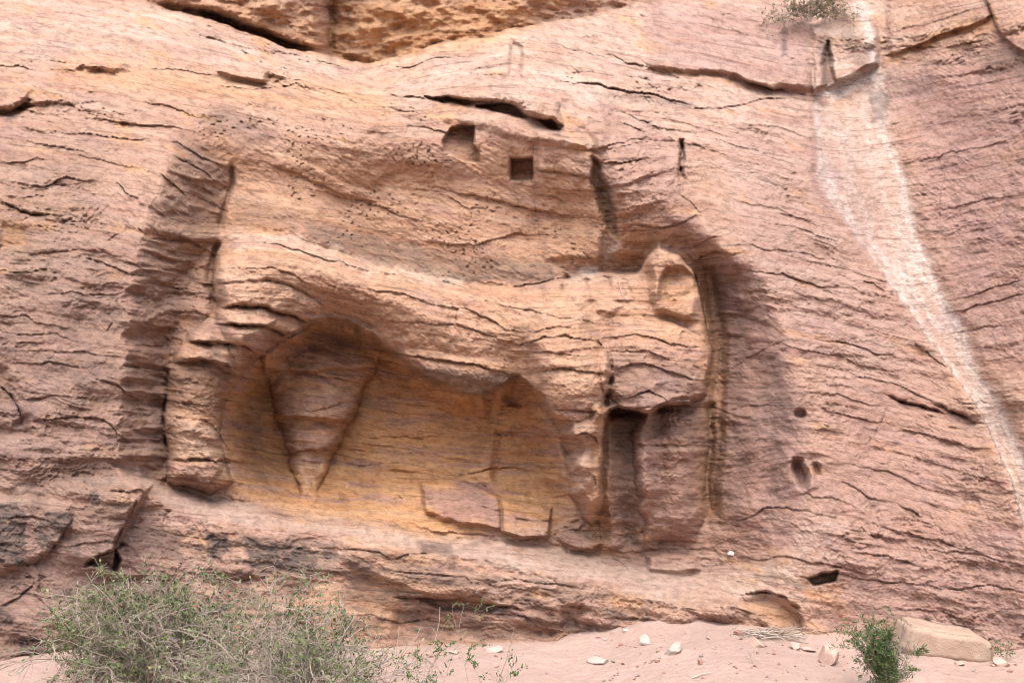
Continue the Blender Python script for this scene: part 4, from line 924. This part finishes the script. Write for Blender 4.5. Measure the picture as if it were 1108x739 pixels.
# cut block at the foot of the cliff, lower right
def cut_block():
    A = np.array(world(985, 705, 8.75)); 
    pts = [(975,700),(985,668),(1005,671),(1030,676),(1060,680),(1070,684),(1076,691),(1077,716),(1040,712),(1000,708)]
    fr = [Vector(world(a, b + (9 if b < 695 else 5), 8.55 - .0025 * (a - 975))) for a, b in pts]
    bm = bmesh.new()
    f = [bm.verts.new(v) for v in fr]; bk = [bm.verts.new(v + Vector((.08, .5, .02))) for v in fr]
    n_ = len(f)
    bm.faces.new(f); bm.faces.new(bk[::-1])
    for k in range(n_): bm.faces.new((f[k], bk[k], bk[(k + 1) % n_], f[(k + 1) % n_]))
    bmesh.ops.recalc_face_normals(bm, faces=bm.faces)
    bmesh.ops.bevel(bm, geom=list(bm.edges), offset=.025, segments=3, affect='EDGES', clamp_overlap=True)
    bmesh.ops.triangulate(bm, faces=bm.faces)
    bmesh.ops.subdivide_edges(bm, edges=[e for e in bm.edges if e.calc_length() > .05], cuts=5, use_grid_fill=True)
    for v in bm.verts:
        c = v.co; s_ = .012 * float(perlin(np.array(c.x * 5 + c.y * 2), np.array(c.z * 5), 12)) + .006 * float(perlin(np.array(c.x * 16), np.array(c.z * 16 + c.y * 9), 13))
        v.co += Vector((0, -s_, s_))
    me = bpy.data.meshes.new('cut_block'); bm.to_mesh(me); bm.free(); me.materials.append(BLOCK_STONE)
    me.polygons.foreach_set('use_smooth', np.ones(len(me.polygons), bool))
    o = bpy.data.objects.new('cut_block', me); COL.objects.link(o)
    return tag(o, 'long tawny cut stone block with rounded end lying against the cliff foot', 'stone block')
cut_block()

# ------------------------------------------------------------------ plants
def tubes(paths, sides=3):
    vs, qs, ts = [], [], []; base = 0
    for pts, r0, r1, tint in paths:
        n_ = len(pts)
        d = np.gradient(pts, axis=0); d /= np.linalg.norm(d, axis=1, keepdims=True) + 1e-9
        ref = np.where(abs(d[:, 2:3]) < .9, np.array([[0, 0, 1.]]), np.array([[1., 0, 0]]))
        a = np.cross(d, ref); a /= np.linalg.norm(a, axis=1, keepdims=True) + 1e-9
        b = np.cross(d, a)
        rr = np.linspace(r0, r1, n_)[:, None]
        ring = [pts + rr * (math.cos(t) * a + math.sin(t) * b) for t in [k * 2 * math.pi / sides for k in range(sides)]]
        v = np.stack(ring, 1).reshape(-1, 3); vs.append(v)
        for i in range(n_ - 1):
            for k in range(sides):
                k2 = (k + 1) % sides
                qs.append((base + i*sides + k, base + i*sides + k2, base + (i+1)*sides + k2, base + (i+1)*sides + k))
        ts.append(np.tile([tint[0], tint[1], 0, 1], (len(v), 1))); base += len(v)
    return np.concatenate(vs), np.array(qs), np.concatenate(ts)
def leaves(pos, dirs, size, rng, narrow=.45):
    n_ = len(pos)
    d = dirs / (np.linalg.norm(dirs, axis=1, keepdims=True) + 1e-9)
    r_ = rng.normal(size=(n_, 3)); a = np.cross(d, r_); a /= np.linalg.norm(a, axis=1, keepdims=True) + 1e-9
    nn = np.cross(d, a)
    L = (size * rng.uniform(.6, 1.4, n_))[:, None]; Wd = L * narrow
    v = np.stack([pos, pos + d * L * .5 + a * Wd * .5 + nn * L * .06, pos + d * L, pos + d * L * .5 - a * Wd * .5 + nn * L * .06], 1).reshape(-1, 3)
    q = np.arange(n_ * 4).reshape(n_, 4)
    t = np.repeat(np.stack([rng.rand(n_), rng.rand(n_), np.zeros(n_), np.ones(n_)], -1), 4, 0)
    return v, q, t
def walk(rng, p, d, L, n_, wob, droop):
    pts = [p]
    for i in range(n_):
        d = d + rng.normal(size=3) * wob + np.array([0, 0, -droop])
        d = d / np.linalg.norm(d); p = p + d * L / n_; pts.append(p)
    return np.array(pts), d
def shrub(name, label, cat, base, h, spread, seed, n_stem=30, leaf_n=5000, leaf=.016, mats=(DRY, LEAF), kid=7, kid2=5, up=.9, wob=.22, droop=.05, r=.006, green=.75, narrow=.45, dead=0, tintb=(.0, .75), lean=(0,0,0), flat=1.0):
    rng = np.random.RandomState(seed)
    root = empty(name, base)
    paths, tips = [], []
    for s_ in range(n_stem):
        az = rng.uniform(0, 2 * math.pi); tilt = rng.uniform(.05, 1.0) * spread
        d = np.array([math.cos(az) * tilt, math.sin(az) * tilt * .8, up]) + np.array(lean); d /= np.linalg.norm(d)
        L = h * rng.uniform(.65, 1.15)
        p0 = np.array([math.cos(az), math.sin(az), 0]) * rng.uniform(0, .12) * spread * flat
        pts, de = walk(rng, p0, d, L, 9, wob * .6, droop)
        paths.append((pts, r, r * .45, (rng.rand(), rng.rand() * .8)))
        for k in range(kid):
            i = rng.randint(2, 9); q = pts[i]
            d2 = (pts[i] - pts[i-1]); d2 = d2 / np.linalg.norm(d2) + rng.normal(size=3) * .65; d2 /= np.linalg.norm(d2)
            L2 = L * rng.uniform(.18, .42)
            p2, de2 = walk(rng, q, d2, L2, 6, wob, droop * 1.5)
            paths.append((p2, r * .5, r * .25, (rng.uniform(*tintb), rng.rand() * .9)))
            for m in range(kid2):
                i2 = rng.randint(1, 6); q2 = p2[i2]
                d3 = (p2[i2] - p2[i2-1]); d3 = d3 / np.linalg.norm(d3) + rng.normal(size=3) * .7; d3 /= np.linalg.norm(d3)
                p3, de3 = walk(rng, q2, d3, L2 * rng.uniform(.25, .6), 4, wob * 1.2, droop)
                paths.append((p3, r * .3, r * .16, (rng.uniform(*tintb), rng.rand() * .85)))
                tips.append(p3)
    v, q, t = tubes(paths); raw_mesh('stems', v, q, mats[0], root, tint=t)
    if leaf_n:
        tl = np.array(tips)                      # (n,5,3)
        hgt = tl[:, -1, 2]
        dens = perlin(tl[:, -1, 0] * 3.2 + seed, tl[:, -1, 1] * 3.2 + tl[:, -1, 2] * 3.4, seed + 1)
        w = np.clip(dens * 2.2 + green - .25, .02, 1.2) * np.clip(.35 + hgt / (h * .6), .25, 1.3)
        w /= w.sum()
        ch = rng.choice(len(tl), leaf_n, p=w)
        u_ = rng.rand(leaf_n) * 3.98; i0 = u_.astype(int); f_ = (u_ - i0)[:, None]
        pos = tl[ch, i0] * (1 - f_) + tl[ch, i0 + 1] * f_
        dr = (tl[ch, i0 + 1] - tl[ch, i0]); dr = dr / (np.linalg.norm(dr, axis=1, keepdims=True) + 1e-9) * .6 + rng.normal(size=(leaf_n, 3)) * .6 + np.array([0, 0, .25])
        v, q, t = leaves(pos + rng.normal(size=pos.shape) * .004, dr, leaf, rng, narrow)
        raw_mesh('leaves', v, q, mats[1], root, smooth=False, tint=t)
    tag(root, label, cat)
    return root
def gp(px, yy):
    x = world(px, 700, yy)[0]
    return (x, yy, float(ground_z(np.array(x), np.array(yy))) - .02)
shrub('shrub', 'tangled grey-green bush, farther left of the two large bushes below the ledge', 'bush', gp(165, 7.6), .95, 1.0, 11, n_stem=80, leaf_n=15000, leaf=.027, kid=9, kid2=6, wob=.26, droop=.07, r=.0065)
shrub('shrub', 'tangled bush with bleached dead twigs, right of the two large bushes below the ledge', 'bush', gp(318, 7.0), .98, 1.05, 12, n_stem=90, leaf_n=10500, leaf=.027, kid=9, kid2=6, wob=.30, droop=.09, tintb=(.1, .85), r=.0065)
shrub('sprig', 'sparse leafy sprig with thin dark stems right of the large bushes', 'plant', gp(452, 6.9), .78, .5, 13, n_stem=7, leaf_n=420, leaf=.022, kid=4, kid2=2, wob=.16, droop=.02, r=.0035, mats=(DRY, LEAF2))
shrub('sprig', 'low leafy sprig at the bottom edge left of the open sand', 'plant', gp(520, 6.8), .66, .7, 14, n_stem=7, leaf_n=380, leaf=.024, kid=4, kid2=2, wob=.14, droop=.02, r=.003, mats=(DRY, LEAF2))
shrub('bush', 'small dense upright green bush on the sand left of the cut block', 'bush', gp(958, 7.35), .47, .36, 15, n_stem=38, leaf_n=9500, leaf=.024, kid=7, kid2=4, up=1.0, wob=.13, droop=-.02, r=.0035, narrow=.28, mats=(DRY, LEAF2), green=1.1)
shrub('dry_plant', 'tiny dry branched stalk standing in the sand at the bottom edge', 'plant', gp(822, 7.9), .17, .8, 16, n_stem=3, leaf_n=30, leaf=.012, kid=3, kid2=2, wob=.12, droop=.0, r=.002, tintb=(0, .3), mats=(DRY, DRYLEAF))
shrub('weed', 'small green weed beside the stone at the foot of the cut block', 'plant', tuple(np.array(on_ground(1086, 715)) + np.array([0, -.05, 0])), .2, .9, 17, n_stem=6, leaf_n=150, leaf=.022, kid=3, kid2=2, r=.002, mats=(DRY, LEAF))
p_ = surf(872, 22)
shrub('hanging_bush', 'dry olive bush clinging to the cliff top beside the white run-off streak', 'bush', (float(p_[0]), float(p_[1]) - .1, float(p_[2])), .62, 1.5, 18, n_stem=40, leaf_n=3500, leaf=.03, kid=6, kid2=4, up=.5, wob=.3, droop=.12, r=.006, mats=(DRY, DRYLEAF), lean=(0, -.5, 0), tintb=(0, .5))
p_ = surf(357, -6)
shrub('cleft_bush', 'dark bush growing in the cleft of the far cliff', 'bush', (float(p_[0]), float(p_[1]) - .2, float(p_[2])), .7, .7, 19, n_stem=16, leaf_n=1800, leaf=.05, kid=5, kid2=3, up=.3, r=.008, mats=(DRY, LEAF2), lean=(0, -.3, 0))
# heap of dry debris under the scoop
def debris():
    rng = np.random.RandomState(77); x, y, z = on_ground(820, 690)
    root = empty('debris_heap', (x, y, z)); paths = []
    for k in range(90):
        p0 = np.array([rng.normal() * .14, rng.normal() * .06, rng.uniform(.0, .07)])
        d = np.array([1.0, rng.normal() * .5, rng.normal() * .25 - .1])
        pts, _ = walk(rng, p0, d / np.linalg.norm(d), rng.uniform(.08, .26), 4, .15, .02)
        paths.append((pts, .005, .003, (rng.rand(), rng.rand())))
    v, q, t = tubes(paths, 4); raw_mesh('twigs', v, q, DRY, root, tint=t)
    return tag(root, 'little heap of dry broken twigs at the foot of the rock scoop', 'debris')
debris()
# bleached stick on the sand, and the thin pale string hanging on the lion's worn neck
def stick(name, label, cat, pts, r, mat):
    pts = np.array(pts); o0 = pts[0]
    v, q, t = tubes([(pts - o0, r, r * .6, (1, 0))], 5)
    o = raw_mesh(name, v, q, mat, tint=t); o.location = tuple(o0); return tag(o, label, cat)
a = np.array(on_ground(748, 735)); b = np.array(on_ground(769, 729))
stick('stick', 'thin bleached stick lying on the sand at the bottom edge', 'stick', [a + [0, 0, .01], (a + b) / 2 + [0, 0, .02], b + [0, 0, .012]], .006, DRY)
sp = [surf(*c) + np.array([0, -.035, .005]) for c in [(667,300),(669,306),(671,313),(674,321),(678,326),(683,328),(686,328)]]
stick('string', 'thin white string draped down the worn neck of the carved lion', 'string', sp, .004, PALE_STONE)

# ------------------------------------------------------------------ light, sky, camera
w = bpy.data.worlds.new('World'); scene.world = w; w.use_nodes = True
nt = w.node_tree; bg = nt.nodes['Background']
sky = nt.nodes.new('ShaderNodeTexSky'); sky.sky_type = 'NISHITA'; sky.sun_disc = False
EL, AZ = 60, 186          # sun stands high behind the viewer, a little to the right
sky.sun_elevation = R(EL); sky.sun_rotation = R(AZ)
sky.dust_density = 4.0; sky.air_density = 1.0
nt.links.new(sky.outputs[0], bg.inputs[0]); bg.inputs[1].default_value = .115
sun = bpy.data.lights.new('sun', 'SUN'); sun.energy = 1.8; sun.angle = R(66); sun.color = (1, .975, .945)
so = bpy.data.objects.new('sun', sun); COL.objects.link(so)
dv = Vector((math.sin(R(AZ)) * math.cos(R(EL)), math.cos(R(AZ)) * math.cos(R(EL)), math.sin(R(EL))))
so.rotation_euler = dv.to_track_quat('Z', 'Y').to_euler()
so.location = (0, -5, 20)
cam = bpy.data.cameras.new('camera'); cam.lens = 35; cam.sensor_width = 36; cam.clip_end = 300; cam.clip_start = .1
co = bpy.data.objects.new('camera', cam); COL.objects.link(co)
co.location = (0, 0, CAMZ); co.rotation_euler = (math.pi / 2 + PITCH, 0, 0)
scene.camera = co
vs = scene.view_settings; vs.view_transform = 'Standard'; vs.look = 'None'; vs.gamma = 1; vs.use_curve_mapping = False
vs.exposure = 1.38
scene.cycles.use_denoising = True
scene.cycles.filter_width = 1.1
scene.cycles.max_bounces = 6; scene.cycles.diffuse_bounces = 3
